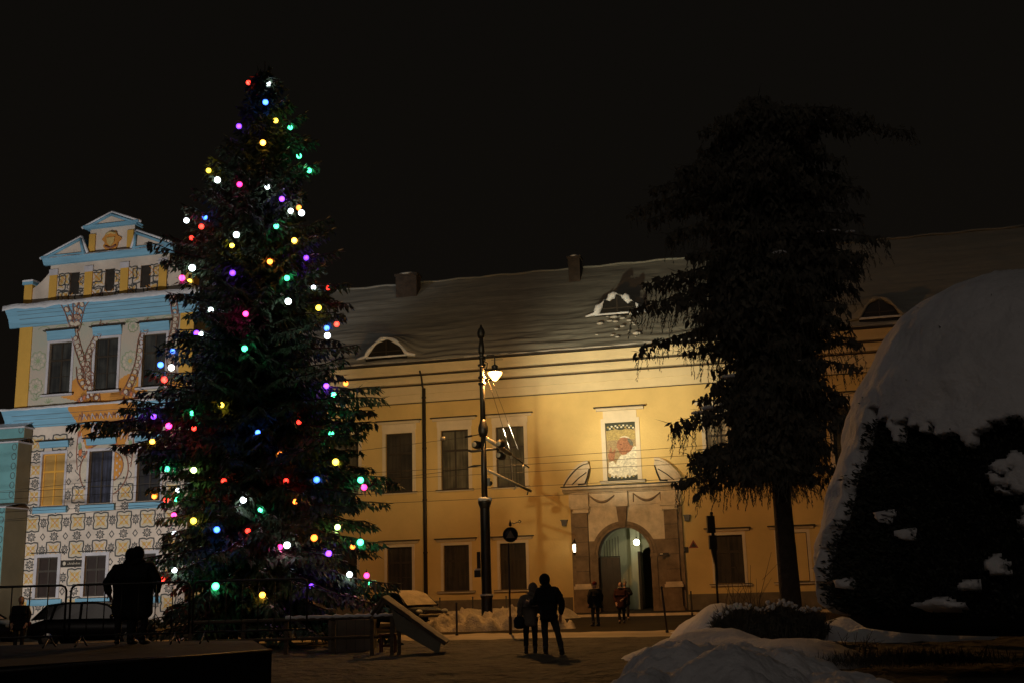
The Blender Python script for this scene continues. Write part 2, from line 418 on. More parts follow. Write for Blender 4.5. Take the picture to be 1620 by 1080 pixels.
# ------------------------------------------------------------------ gateway
por = MB()
AC, AR, AZ = .04, 1.47, 3.18
def arc(cx, cz, r, a0, a1, n): return [(cx + r * math.cos(a0 + (a1 - a0) * k / n), cz + r * math.sin(a0 + (a1 - a0) * k / n)) for k in range(n + 1)]
portal = MB()
# back slab with the arch cut out: left, right, top quads as strips
inn = arc(AC, AZ, AR, PI, 0, 28)
for k in range(28):
    a, c = inn[k], inn[k + 1]
    for (vf,) in ((-.16,),):
        portal.poly([(a[0], vf, a[1]), (c[0], vf, c[1]), (c[0], vf, 5.75), (a[0], vf, 5.75)], M_stonel)
    portal.poly([(a[0], -.16, a[1]), (a[0], .9, a[1]), (c[0], .9, c[1]), (c[0], -.16, c[1])], M_stone)
for s in (-1, 1):
    x0 = AC + s * AR; x1 = AC + s * 1.95
    if s > 0: x1 = 2.36
    a, c = min(x0, x1), max(x0, x1)
    portal.box(a, c, -.16, .9, 0, AZ, M_stone); 
    portal.poly([(a, -.16, AZ), (c, -.16, AZ), (c, -.16, 3.95), (a, -.16, 3.95)], M_stone)
    portal.poly([(a, -.16, 3.95), (c, -.16, 3.95), (c, -.16, 5.75), (a, -.16, 5.75)], M_stonel)
portal.box(-2.9, 3.2, -.155, 0, 5.75, 6.45, M_stonel)
PO = portal.build('gateway', pal)
ring = MB()
o1 = arc(AC, AZ, 1.80, PI, 0, 28); i1 = arc(AC, AZ, 1.455, PI, 0, 28)
for k in range(28):
    ring.poly([(i1[k][0], -.26, i1[k][1]), (i1[k + 1][0], -.26, i1[k + 1][1]), (o1[k + 1][0], -.26, o1[k + 1][1]), (o1[k][0], -.26, o1[k][1])], M_stone)
    ring.poly([(o1[k][0], -.26, o1[k][1]), (o1[k + 1][0], -.26, o1[k + 1][1]), (o1[k + 1][0], -.163, o1[k + 1][1]), (o1[k][0], -.163, o1[k][1])], M_stone)
    ring.poly([(i1[k][0], -.26, i1[k][1]), (i1[k][0], .0, i1[k][1]), (i1[k + 1][0], .0, i1[k + 1][1]), (i1[k + 1][0], -.26, i1[k + 1][1])], M_stone)
m1 = arc(AC, AZ, 1.62, PI, 0, 28); ring.tube([(p[0], -.27, p[1]) for p in m1], .045, M_stone, 6)
for s in (-1, 1):
    a, c = sorted((AC + s * 1.455, AC + s * 1.80)); ring.box(a, c, -.26, -.163, .1, AZ, M_stone)
    ring.box(a - .04, c + .04, -.31, -.165, AZ - .16, AZ, M_stone)
ring.build('arch_ring', PO)
k_ = MB(); k_.prism([(AC - .17, 4.62), (AC + .17, 4.62), (AC + .30, 5.78), (AC - .30, 5.78)], -.46, -.165, M_stone); k_.box(AC - .36, AC + .36, -.50, -.17, 5.781, 5.90, M_stonel); k_.build('keystone', PO)
for s in (-1, 1):
    c = .22 + s * 2.48
    p = MB(); p.box(c - .42, c + .42, -.52, -.003, .1, 1.35, M_stone); p.box(c - .50, c + .50, -.60, -.003, .1, .34, M_stone)
    p.box(c - .50, c + .50, -.60, -.003, 1.352, 1.52, M_stonel); p.build('pedestal', PO)
    p = MB(); p.box(c - .44, c + .44, -.50, -.004, 1.523, 1.64, M_stonel); p.box(c - .36, c + .36, -.42, -.004, 1.642, 5.50, M_stone)
    for z in (2.3, 3.1, 3.9, 4.7): p.box(c - .365, c + .365, -.425, -.42, z, z + .02, M_dark)
    p.box(c - .46, c + .46, -.5, -.005, 5.502, 5.60, M_stonel); p.box(c - .42, c + .42, -.46, -.005, 5.602, 5.72, M_stonel); p.box(c - .52, c + .52, -.56, -.005, 5.722, 5.84, M_stonel)
    # outer half pilaster
    q = c + s * .55; a, e = sorted((c + s * .362, c + s * .60)); p.box(a, e, -.25, -.004, .1, 5.75, M_stone)
    p.build('pilaster', PO)
e = MB()
e.box(-2.95, 3.3, -.20, -.161, 5.86, 6.62, M_stonel)
for s in (-1, 1):
    c = .22 + s * 2.48; e.box(c - .46, c + .46, -.50, -.204, 5.85, 6.615, M_stonel)
e.box(AC - .36, AC + .36, -.44, -.204, 5.905, 6.615, M_stonel)
e.extr([(0, 6.62), (-.3, 6.64), (-.42, 6.74), (-.62, 6.80), (-.66, 6.92), (0, 6.94)], -3.25, 3.55, M_stonel)
e.box(-3.3, 3.6, -.70, -.003, 6.943, 6.99, M_dark)
e.build('entablature', PO)
for sx in (-1, 1):    # carved swags
    g_ = MB(); c = .2 + sx * 1.25
    g_.tube([(c + (-.72 + .12 * k), -.23, 6.45 - .38 * math.sin(PI * k / 12)) for k in range(13)], [.03 + .045 * math.sin(PI * k / 12) for k in range(13)], M_stone, 7)
    g_.tube([(c - .74, -.22, 6.5), (c - .76, -.22, 6.0)], [.05, .03], M_stone, 6); g_.tube([(c + .74, -.22, 6.5), (c + .76, -.22, 6.0)], [.05, .03], M_stone, 6)
    g_.box(c + sx * .12 - .2, c + sx * .12 + .2, -.20, -.163, 5.2, 5.5, M_stonel)
    g_.build('swag', PO)
for s in (-1, 1):     # broken segmental pediment
    pm = MB()
    def mir(p): return (.15 + s * (p[0]), p[1])
    top = [(3.30 - 1.45 * (k / 12), 7.02 + 1.20 * math.sin(k / 12 * PI / 2) ** .85) for k in range(13)]
    body = [(3.30, 7.0)] + top + [(1.80, 8.0), (1.95, 7.5), (2.05, 7.0)]
    pm.prism([mir(p) for p in body], -.34, -.003, M_stonel)
    for k in range(12):
        a, c = mir(top[k]), mir(top[k + 1]); 
        n_ = Vector((c[0] - a[0], 0, c[1] - a[1])).normalized(); w = Vector((-n_.z, 0, n_.x)) * (.16 if s > 0 else -.16) * -1
        lo = Vector((0, 0, 0)); 
        P = [(a[0], -.66, a[1]), (c[0], -.66, c[1]), (c[0] , -.66, c[1] + .15), (a[0], -.66, a[1] + .15)]
        pm.poly(P, M_stonel)
        pm.poly([(a[0], -.003, a[1] + .15), (c[0], -.003, c[1] + .15), (c[0], -.66, c[1] + .15), (a[0], -.66, a[1] + .15)], M_snow)
        pm.poly([(a[0], -.003, a[1]), (c[0], -.003, c[1]), (c[0], -.66, c[1]), (a[0], -.66, a[1])], M_dark)
    a = mir(top[-1]); pm.poly([(a[0], -.66, a[1]), (a[0], -.003, a[1]), (a[0], -.003, a[1] + .15), (a[0], -.66, a[1] + .15)], M_stonel)
    pm.tube([(mir((1.83, 0))[0], -.36, 7.95), (mir((1.95, 0))[0], -.37, 7.5), (mir((2.1, 0))[0], -.37, 7.12), (mir((2.5, 0))[0], -.37, 7.08)], [.04, .05, .06, .04], M_dark, 6)
    pm.tube([(mir((2.0, 0))[0], -.36, 7.75), (mir((2.45, 0))[0], -.37, 7.45), (mir((2.85, 0))[0], -.37, 7.1)], .03, M_dark, 6)
    pm.build('pediment_scroll', PO)
# passage behind the arch
pa = MB(); D = 11.0
for k in range(28):
    a, c = inn[k], inn[k + 1]
    sx = 1.35
    A_ = (AC + (a[0] - AC) * sx, a[1] + .0 + .35 * math.sin(PI * k / 28)); C_ = (AC + (c[0] - AC) * sx, c[1] + .35 * math.sin(PI * (k + 1) / 28))
    pa.poly([(A_[0], .9, A_[1]), (A_[0], D, A_[1]), (C_[0], D, C_[1]), (C_[0], .9, C_[1])], M_white, True)
    pa.poly([(a[0], .9, a[1]), (c[0], .9, c[1]), (C_[0], .9, C_[1]), (A_[0], .9, A_[1])], M_white)
xl, xr = AC - AR * 1.35, AC + AR * 1.35
pa.poly([(xl, .9, 0), (xl, D, 0), (xl, D, AZ), (xl, .9, AZ)], M_white); pa.poly([(xr, .9, 0), (xr, D, 0), (xr, D, AZ), (xr, .9, AZ)], M_white)
pa.poly([(xl, D, 0), (xr, D, 0), (xr, D, 5.6), (xl, D, 5.6)], M_white)
pa.poly([(xl, .9, .125), (xr, .9, .125), (xr, D, .125), (xl, D, .125)], M_pave)
# cross wall with two openings
pa.box(xl, -.2, 5.0, 5.5, .13, 5.3, M_white); pa.box(-.2, .34, 4.3, 5.5, .13, 5.3, M_white)
pa.box(.34, xr, 5.1, 5.5, 3.75, 5.3, M_white)
pa.box(1.25, xr, 5.1, 5.5, .13, 3.75, M_white)
for k in range(10):
    a = PI * k / 10; c = PI * (k + 1) / 10; cx, r = .795, .455
    p, q = (cx - r * math.cos(a), 3.1 + .6 * math.sin(a)), (cx - r * math.cos(c), 3.1 + .6 * math.sin(c))
    pa.poly([(p[0], 5.09, p[1]), (q[0], 5.09, q[1]), (q[0], 5.09, 3.76), (p[0], 5.09, 3.76)], M_white)
pa.box(.36, .5, 3.0, 4.2, .13, 3.4, M_dark)
pa.build('passage', PO)
dl = MB(); dl.box(AC - AR + .03, -.32, .55, .66, .13, 3.05, M_frame)
for i in range(3):
    for j in range(4): dl.box(-1.33 + i * .34, -1.07 + i * .34, .52, .548, .3 + j * .7, .85 + j * .7, M_frame)
dl.box(AC - AR + .03, -.32, .56, .64, 3.06, 3.12, M_dark)
for k in range(6): dl.box(-1.2 + k * .16, -1.17 + k * .16, .58, .61, 3.12, 3.9 + .06 * k, M_dark)
dl.build('door_leaf', PO)
# picture above the gate: a plain stand-in figure in mosaic
pic = MB(); cz0, cz1, cu0, cu1 = 7.25, 10.5, -.72, .98
def mosaic(name, col, s=16):
    m = bpy.data.materials.new(name); m.use_nodes = True; N = m.node_tree.nodes; L = m.node_tree.links; b_ = N['Principled BSDF']
    tc = N.new('ShaderNodeTexCoord'); vo = N.new('ShaderNodeTexVoronoi'); vo.inputs['Scale'].default_value = s; L.new(tc.outputs['Object'], vo.inputs['Vector'])
    hs = N.new('ShaderNodeSeparateColor'); L.new(vo.outputs['Color'], hs.inputs['Color'])
    r = N.new('ShaderNodeValToRGB'); L.new(hs.outputs[0], r.inputs['Fac'])
    r.color_ramp.elements[0].color = (*[c * .68 for c in col], 1); r.color_ramp.elements[1].color = (*[min(1, c * 1.2) for c in col], 1)
    L.new(r.outputs['Color'], b_.inputs['Base Color']); b_.inputs['Roughness'].default_value = .7; return m
MO = dict(gold=mosaic('gold_mosaic', (.42, .31, .10)), speck=mosaic('speckled_mosaic', (.34, .24, .11), 22), green=mosaic('dark_green_mosaic', (.03, .035, .015)), white=mosaic('white_mosaic', (.70, .64, .48), 12), skin=mosaic('flesh_mosaic', (.34, .14, .06)), red=mosaic('red_mosaic', (.12, .03, .015)), grey=mosaic('grey_mosaic', (.13, .12, .08)))
def uv(x, y): return (cu0 + (cu1 - cu0) * x, cz0 + (cz1 - cz0) * (1 - y))
def pp(pts, m, lay): pic.poly([(uv(*p)[0], .08 - .006 * lay, uv(*p)[1]) for p in pts], m)
pp([(0, 0), (1, 0), (1, 1), (0, 1)], MO['speck'], 0)
pp([(0, 0), (1, 0), (1, .1), (.85, .16), (.7, .1), (.5, .14), (.3, .1), (.15, .17), (0, .12)], MO['green'], 1)
pp([(.02, .14), (.2, .12), (.5, .13), (.85, .12), (.98, .16), (.98, .3), (.02, .3)], MO['gold'], 2)
pp([(0, .93), (.2, .91), (.5, .95), (.8, .91), (1, .92), (1, 1), (0, 1)], MO['green'], 1)
pp([(.33, .66), (.45, .58), (.75, .47), (.95, .42), (1, .44), (1, .9), (.8, .93), (.5, .94), (.2, .92), (.03, .86), (.06, .68), (.2, .66), (.3, .72)], MO['white'], 3)
hd = [(.62 + .27 * math.cos(a) * (1.0 if math.cos(a) > 0 else .98), .395 + .145 * math.sin(a)) for a in [2 * PI * k / 26 for k in range(26)]]
pp(hd, MO['skin'], 4)
pp([(.40, .45), (.52, .47), (.72, .50), (.66, .56), (.52, .565), (.42, .52)], MO['skin'], 5)
pp([(.70, .285), (.80, .29), (.90, .36), (.89, .42), (.80, .40), (.74, .34)], MO['grey'], 6)
pp([(.45, .265), (.52, .245), (.66, .24), (.78, .27), (.8, .285), (.62, .262)], MO['white'], 6)
pp([(.42, .385), (.50, .375), (.53, .385), (.50, .395)], MO['red'], 6); pp([(.45, .455), (.55, .45), (.53, .468)], MO['red'], 6)
pp([(.36, .39), (.335, .435), (.40, .44)], MO['skin'], 5)
pp([(.10, .47), (.14, .42), (.17, .43), (.18, .50), (.22, .50), (.28, .46), (.31, .47), (.27, .56), (.24, .66), (.10, .66), (.05, .60), (.04, .54), (.08, .53)], MO['skin'], 4)
for i in range(14):
    x = .08 + .84 * i / 13; pp([(x + .035 * math.cos(a), (.075 if i % 2 else .045) + abs(x - .5) * .06 + .016 * math.sin(a)) for a in [2 * PI * k / 9 for k in range(9)]], MO['white'] if i % 3 else MO['gold'], 4)
    pp([(x + .035 * math.cos(a), (.935 if i % 2 else .955) - abs(x - .5) * .06 + .016 * math.sin(a)) for a in [2 * PI * k / 9 for k in range(9)]], MO['white'] if i % 3 else MO['gold'], 5)
pic.build('mosaic_panel', pal)
b = MB(); w = .24
b.box(cu0 - w, cu0, -.07, .1, cz0 - .02, cz1 + w, M_trimw); b.box(cu1, cu1 + w, -.07, .1, cz0 - .02, cz1 + w, M_trimw); b.box(cu0, cu1, -.066, .1, cz1, cz1 + w, M_trimw)
b.box(cu0 - .1, cu1 + .1, -.05, -.002, cz1 + w, 11.18, M_trimw)
b.extr([(0, 11.18), (-.12, 11.2), (-.2, 11.3), (-.28, 11.33), (0, 11.34)], -1.2, 1.5, M_trimw)
b.box(-1.1, 1.4, -.26, -.003, 7.08, 7.2, M_trimw)
b.build('picture_frame', pal)
b = MB(); b.box(-1.32, 1.64, -.34, -.002, 11.345, 11.40, M_dark); b.build('picture_hood', pal)
b = MB(); b.box(-1.14, 1.44, -.28, -.004, 7.203, 7.24, M_dark); b.build('picture_sill', pal)

# ------------------------------------------------------------------ building (left), projected light painted into its wall colours
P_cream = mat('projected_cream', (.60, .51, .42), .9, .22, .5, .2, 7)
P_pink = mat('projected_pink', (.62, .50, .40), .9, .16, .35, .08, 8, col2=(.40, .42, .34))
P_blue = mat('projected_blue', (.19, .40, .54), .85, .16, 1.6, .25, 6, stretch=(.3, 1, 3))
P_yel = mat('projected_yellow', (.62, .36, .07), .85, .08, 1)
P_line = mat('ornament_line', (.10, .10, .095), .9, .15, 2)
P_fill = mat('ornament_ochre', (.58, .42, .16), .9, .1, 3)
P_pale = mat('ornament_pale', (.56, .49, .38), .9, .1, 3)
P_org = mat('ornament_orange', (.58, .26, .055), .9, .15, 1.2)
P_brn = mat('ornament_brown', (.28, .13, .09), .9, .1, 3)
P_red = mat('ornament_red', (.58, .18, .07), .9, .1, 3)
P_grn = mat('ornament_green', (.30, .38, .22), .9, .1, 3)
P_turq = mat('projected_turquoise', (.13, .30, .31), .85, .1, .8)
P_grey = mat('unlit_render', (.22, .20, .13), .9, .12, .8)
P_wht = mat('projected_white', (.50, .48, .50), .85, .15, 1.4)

LB = thing('projection_lit_building', 'tall gabled building at the left washed in a projected pattern of tiles and creatures', 'building', FO, FR)
LU0, LU1 = -39.5, -26.75
LC = [-36.33, -32.93, -29.5]
LH = []
for c in LC: LH += [(c - .83, c + .83, 14.63, 18.0), (c - .83, c + .83, 7.42, 10.72), (c - .74, c + .74, 1.73, 4.2)]
AH = [(-35.99, -35.25, 21.15, 22.68), (-33.37, -32.63, 21.15, 22.68), (-30.75, -30.0, 21.15, 22.68)]
b = MB(); wall_holes(b, LU0, LU1, 0, 12.55, [h for h in LH if h[2] < 12], P_cream); wall_holes(b, LU0, LU1, 12.55, 20.5, [h for h in LH if h[2] > 12], P_pink)
wall_holes(b, -37.5, -28.7, 20.5, 23.35, AH, P_cream)
for (u_a) in (LU0, LU1): b.poly([(u_a, 0, 0), (u_a, 12, 0), (u_a, 12, 20.5), (u_a, 0, 20.5)], P_grey)
b.poly([(LU0, .6, 0), (LU1, .6, 0), (LU1, .6, 20.4), (LU0, .6, 20.4)], M_dark)
b.poly([(-37.5, .6, 20.5), (-28.7, .6, 20.5), (-28.7, .6, 23.3), (-37.5, .6, 23.3)], M_dark)
for u_a in (-37.5, -28.7): b.poly([(u_a, 0, 20.5), (u_a, .9, 20.5), (u_a, .9, 23.35), (u_a, 0, 23.35)], P_grey)
# curved shoulders of the gable
for s in (-1, 1):
    c0 = -33.1 + s * 4.4; 
    pr = [(c0, 20.5)] + [(c0 + s * (1.7 * k / 10), 22.9 - 1.15 * math.sin(k / 10 * PI / 2)) for k in range(11)] + [(c0 + s * 1.7, 20.5)]
    b.prism(pr, .0, .7, P_cream, P_wht)
    b.tube([(c0 + s * (1.7 * k / 10), .3, 22.95 - 1.15 * math.sin(k / 10 * PI / 2)) for k in range(11)], .11, M_snow, 7)
# upper stage wall
b.prism([(-34.6, 23.7), (-31.3, 23.7), (-31.3, 25.55), (-34.6, 25.55)], -.05, .8, P_cream, P_grey)
b.build('wall', LB)
roofL = MB(); roofL.poly([(LU0 - .4, 1.0, 20.6), (LU1 + .4, 1.0, 20.6), (-33.1 + 3, 9, 24.6), (-33.1 - 3, 9, 24.6)], M_roofsnow)
roofL.poly([(LU1 + .4, 1, 20.6), (LU1 + .4, 12, 20.6), (-30.1, 9, 24.6)], M_roofsnow); roofL.build('roof', LB)
# attic side posts
for (a, c) in ((-39.35, -38.75), (-27.45, -26.85)):
    p = MB(); p.box(a, c, -.1, .6, 20.5, 22.1, P_yel); p.box(a - .1, c + .1, -.2, .7, 22.1, 22.3, P_blue); p.box(a - .1, c + .1, -.2, .7, 22.3, 22.42, M_snow); p.build('gable_post', LB)
# pilasters
for c in (-37.2, -34.55, -31.9, -29.1): p = MB(); p.box(c - .29, c + .29, -.08, -.004, 20.55, 22.6, P_yel); p.box(c - .33, c + .33, -.1, -.004, 22.6, 23.0, P_wht); p.build('pilaster', LB)
for c in (-34.38, -31.55): p = MB(); p.box(c - .23, c + .23, -.15, -.052, 23.72, 25.15, P_yel); p.build('pilaster', LB)
for c in (LU0, LU1 - .95): p = MB(); p.box(c, c + .95, -.07, -.004, 13.75, 19.2, P_yel); p.build('corner_pilaster', LB)
# cornices
def vface(z):
    for (z0, v0, z1, v1) in ((19.2, -.12, 19.75, -.30), (19.75, -.30, 20.45, -.80), (12.5, -.1, 13.0, -.2), (13.0, -.2, 13.62, -.62), (23.32, -.2, 23.72, -.42)):
        if z0 <= z <= z1: return v0 + (v1 - v0) * (z - z0) / (z1 - z0)
    return 0.0
c_ = MB()
c_.extr([(0, 19.19), (-.12, 19.2), (-.30, 19.75), (-.80, 20.45), (0, 20.47)], LU0 - .75, LU1 + .75, P_blue)
c_.extr([(0, 12.49), (-.1, 12.5), (-.2, 13.0), (-.62, 13.62), (0, 13.63)], LU0 - .55, LU1 + .55, P_blue)
c_.extr([(0, 23.31), (-.2, 23.32), (-.42, 23.70), (0, 23.71)], -37.9, -28.3, P_blue)
c_.build('cornice', LB)
c_ = MB()
def snow_ledge(u0, u1, v0, v1, z, hgt=.16, n=40):
    vs = []; fs = []
    for k in range(n + 1):
        u = u0 + (u1 - u0) * k / n; h = hgt * (.7 + .5 * fbm(u, z, .7, 4.)); lip = .05 * fbm(u, z, 1.3, 8.)
        vs += [(u, v0 + lip, z - hgt * (.75 + .5 * fbm(u, z, .9, 1.))), (u, v0 + .03 + lip, z + h * .8), (u, (v0 + v1) / 2, z + h), (u, v1, z + h * .9)]
    for k in range(n):
        for j in range(3): a = k * 4 + j; fs.append((a, a + 4, a + 5, a + 1))
    c_.mesh(vs, fs, M_snow, True)
snow_ledge(LU0 - .78, LU1 + .78, -.93, -.05, 20.44, .26); snow_ledge(LU0 - .58, LU1 + .58, -.72, -.05, 13.66, .13); snow_ledge(-37.3, -28.9, -.46, 0, 23.74, .06)
c_.build('ledge_snow', LB)
# small pediments
for (pts, v0) in (([(-38.0, 23.72), (-34.7, 23.72), (-35.1, 24.95)], -.42), ([(-28.2, 23.72), (-31.2, 23.72), (-31.0, 24.95)], -.42), ([(-35.0, 25.56), (-30.9, 25.56), (-32.95, 26.45)], -.35)):
    q = MB(); q.prism(pts, v0 + .12, .5, P_cream, P_blue)
    q.box(min(p_[0] for p_ in pts), max(p_[0] for p_ in pts), v0, v0 + .118, pts[0][1], pts[0][1] + .16, P_blue)
    ap = pts[2]; 
    for e_ in (pts[0], pts[1]):
        q.tube([(e_[0] + (-.15 if e_[0] < ap[0] else .15), v0 + .15, e_[1] + .07), (ap[0], v0 + .15, ap[1] + .07)], .10, M_snow, 6)
        q.tube([(e_[0] + (.12 if e_[0] < ap[0] else -.12), v0 + .06, e_[1] - .02), (ap[0], v0 + .06, ap[1] - .12)], .11, P_blue, 4)
    q.build('pediment', LB)
q = MB(); q.box(-34.75, -31.15, -.3, .7, 25.5, 25.75, P_blue); 
q.build('pediment_base', LB)
# emblem
q = MB()
sh = [(math.cos(a) * (.62 + .10 * math.sin(5 * a + .6) + .05 * math.sin(9 * a)), math.sin(a) * (.66 + .08 * math.cos(6 * a))) for a in [2 * PI * k / 40 for k in range(40)]]
q.prism([(-32.95 + x, 24.55 + y) for x, y in sh], -.16, -.052, P_org)
q.prism([(-33.25, 24.75), (-32.65, 24.75), (-32.7, 24.4), (-32.95, 24.15), (-33.2, 24.4)], -.24, -.161, P_fill)
q.tube([(-33.3, -.2, 25.0), (-33.0, -.24, 25.1), (-32.6, -.2, 25.0)], .08, P_fill, 6); q.tube([(-33.35, -.2, 24.2), (-32.95, -.24, 24.0), (-32.55, -.2, 24.2)], .07, P_brn, 6)
q.build('emblem', LB)
# windows
for i, c in enumerate(LC):
    w = window(LB, c, 14.63, 18.0, .83, M_curtL); s = MB()
    s.box(c - 1.0, c - .83, -.05, -.002, 14.6, 18.15, P_wht); s.box(c + .83, c + 1.0, -.05, -.002, 14.6, 18.15, P_wht); s.box(c - .83, c + .83, -.046, -.002, 18.0, 18.15, P_wht)
    s.extr([(0, 18.16), (-.06, 18.2), (-.1, 18.5), (-.2, 18.75), (0, 18.76)], c - 1.05, c + 1.05, P_blue); s.build('surround', w)
    h = MB(); h.box(c - 1.25, c + 1.25, -.28, -.003, 18.765, 18.82, M_dark); h.build('hood', w)
    q = MB(); q.box(c - 1.15, c + 1.15, -.22, -.003, 14.45, 14.56, P_wht); q.box(c - 1.17, c + 1.17, -.24, -.002, 14.565, 14.6, M_dark); q.build('sill', w)
    if i == 0:
        w = window(LB, c, 7.42, 10.72, .83, mat('projected_amber', (.42, .24, .06), .7, .12, 1.5), mfr=mat('projected_orange', (.66, .34, .05), .7, .1, 2))
    else: w = window(LB, c, 7.42, 10.72, .83, mat_curtain('blue_drape_%d' % i, (.008, .008, .014), (.045, .05, .085) if i == 1 else (.02, .018, .012), 7), upper=False)
    s = MB(); s.box(c - .97, c - .83, -.05, -.002, 7.4, 10.9, P_wht); s.box(c + .83, c + .97, -.05, -.002, 7.4, 10.9, P_wht); s.box(c - .83, c + .83, -.046, -.002, 10.72, 10.9, P_wht)
    s.extr([(0, 11.1), (-.08, 11.12), (-.2, 11.5), (0, 11.52)], c - 1.05, c + 1.05, P_blue); s.build('surround', w)
    h = MB(); h.box(c - 1.3, c + 1.3, -.27, -.003, 11.53, 11.585, M_dark); h.build('hood', w)
    q = MB(); q.box(c - 1.2, c + 1.2, -.2, -.003, 6.95, 7.32, P_blue); q.box(c - 1.2, c + 1.2, -.24, -.002, 7.325, 7.36, M_dark); q.build('sill', w)
    w = window(LB, c, 1.73, 4.2, .74, M_brn, mfr=M_shut); s = MB()
    s.box(c - .95, c - .74, -.05, -.002, 1.7, 4.4, P_wht); s.box(c + .74, c + .95, -.05, -.002, 1.7, 4.4, P_wht); s.box(c - .74, c + .74, -.046, -.002, 4.2, 4.4, P_wht)
    s.box(c - 1.2, c + 1.2, -.15, -.003, 1.25, 1.62, P_blue); s.build('surround', w)
    h = MB(); h.box(c - 1.15, c + 1.15, -.2, -.003, 4.46, 4.52, M_dark); h.box(c - 1.05, c + 1.05, -.2, -.003, 1.63, 1.67, M_dark); h.build('hood', w)
for (a, c, d, e_) in AH:
    q = MB(); q.box(a, c, .1, .16, d, e_, M_dark); q.build('attic_opening', LB)
# buttress at the corner
q = MB()
for (dd, z0, z1) in ((.85, 11.75, 12.45), (1.35, 7.6, 11.45), (2.1, 0, 7.3)):
    q.box(-44.0, -38.0, -dd, -.075 if z0 > 0 else -.07, z0, z1, P_grey)
    q.box(-44.0, -38.02, -dd - .02, -dd - .003, z0, z1, P_turq)
    q.poly([(-44.0, -dd - .2, z1 + .01), (-37.85, -dd - .2, z1 + .01), (-37.85, -.08, z1 + .42), (-44.0, -.08, z1 + .42)], M_snow)
    q.box(-44.0, -37.88, -dd - .18, -.08, z1 - .08, z1 + .005, P_wht)
    for k in range(int((z1 - z0) / .6)):
        zz = z0 + .5 + k * .6
        q.tube([(-38.25 + .16 * math.cos(a), -dd - .03, zz + .2 * math.sin(a)) for a in [2 * PI * j / 10 for j in range(11)]], .02, P_line, 4)
q.build('buttress', LB)
# projected ornament, its light painted as coloured faces on the wall
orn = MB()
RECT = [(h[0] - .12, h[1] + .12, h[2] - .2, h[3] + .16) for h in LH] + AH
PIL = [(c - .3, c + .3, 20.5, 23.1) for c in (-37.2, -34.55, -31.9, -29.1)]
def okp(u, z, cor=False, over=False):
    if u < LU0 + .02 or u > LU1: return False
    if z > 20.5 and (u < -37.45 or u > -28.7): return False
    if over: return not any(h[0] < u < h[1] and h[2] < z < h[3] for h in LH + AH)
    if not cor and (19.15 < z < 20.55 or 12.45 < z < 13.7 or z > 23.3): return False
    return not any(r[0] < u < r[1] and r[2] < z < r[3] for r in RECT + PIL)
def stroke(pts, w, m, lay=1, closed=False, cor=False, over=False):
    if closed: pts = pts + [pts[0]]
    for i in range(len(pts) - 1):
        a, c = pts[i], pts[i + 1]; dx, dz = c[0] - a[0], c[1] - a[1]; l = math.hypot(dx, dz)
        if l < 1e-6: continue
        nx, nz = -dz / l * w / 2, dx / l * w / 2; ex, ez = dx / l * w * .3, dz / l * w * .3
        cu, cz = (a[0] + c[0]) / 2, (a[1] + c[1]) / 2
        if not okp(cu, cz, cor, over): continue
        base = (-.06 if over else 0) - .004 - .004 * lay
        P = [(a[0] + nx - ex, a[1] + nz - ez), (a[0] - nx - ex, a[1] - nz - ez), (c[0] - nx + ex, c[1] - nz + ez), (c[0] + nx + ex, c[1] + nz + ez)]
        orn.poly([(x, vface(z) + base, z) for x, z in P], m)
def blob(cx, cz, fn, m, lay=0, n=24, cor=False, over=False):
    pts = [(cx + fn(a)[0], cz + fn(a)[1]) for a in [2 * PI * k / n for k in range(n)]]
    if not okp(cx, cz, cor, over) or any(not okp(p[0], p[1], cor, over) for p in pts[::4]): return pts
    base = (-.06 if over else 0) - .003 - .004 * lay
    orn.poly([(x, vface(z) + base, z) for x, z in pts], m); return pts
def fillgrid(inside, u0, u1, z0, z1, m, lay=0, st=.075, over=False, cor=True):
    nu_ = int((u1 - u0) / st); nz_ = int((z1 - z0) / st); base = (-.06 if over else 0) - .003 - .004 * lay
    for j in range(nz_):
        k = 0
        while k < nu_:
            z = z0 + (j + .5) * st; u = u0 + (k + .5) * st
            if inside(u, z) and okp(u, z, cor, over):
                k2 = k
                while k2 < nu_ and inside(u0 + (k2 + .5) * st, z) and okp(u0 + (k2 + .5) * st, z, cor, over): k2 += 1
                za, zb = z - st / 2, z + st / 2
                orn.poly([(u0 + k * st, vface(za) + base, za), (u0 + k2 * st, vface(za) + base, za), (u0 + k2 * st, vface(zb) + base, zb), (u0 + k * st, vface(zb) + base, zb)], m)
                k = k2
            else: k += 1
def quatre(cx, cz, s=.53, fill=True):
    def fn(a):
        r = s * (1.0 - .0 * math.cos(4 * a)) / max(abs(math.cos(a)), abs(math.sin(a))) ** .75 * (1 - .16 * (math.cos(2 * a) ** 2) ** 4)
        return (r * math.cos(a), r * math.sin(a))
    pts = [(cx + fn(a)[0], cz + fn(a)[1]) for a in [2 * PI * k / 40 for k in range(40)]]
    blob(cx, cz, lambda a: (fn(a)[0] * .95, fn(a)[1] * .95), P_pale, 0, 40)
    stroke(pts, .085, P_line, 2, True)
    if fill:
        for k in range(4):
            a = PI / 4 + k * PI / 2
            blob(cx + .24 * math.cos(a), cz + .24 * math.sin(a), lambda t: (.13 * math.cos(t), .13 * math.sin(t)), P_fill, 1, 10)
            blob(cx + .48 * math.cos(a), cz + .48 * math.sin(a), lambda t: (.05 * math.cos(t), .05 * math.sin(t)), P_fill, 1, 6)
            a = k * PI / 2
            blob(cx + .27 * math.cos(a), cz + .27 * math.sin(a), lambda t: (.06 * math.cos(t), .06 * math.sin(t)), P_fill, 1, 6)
        stroke([(cx - .3, cz - .3), (cx, cz), (cx + .3, cz + .3)], .045, P_org, 2); stroke([(cx + .3, cz - .3), (cx, cz), (cx - .3, cz + .3)], .045, P_org, 2)
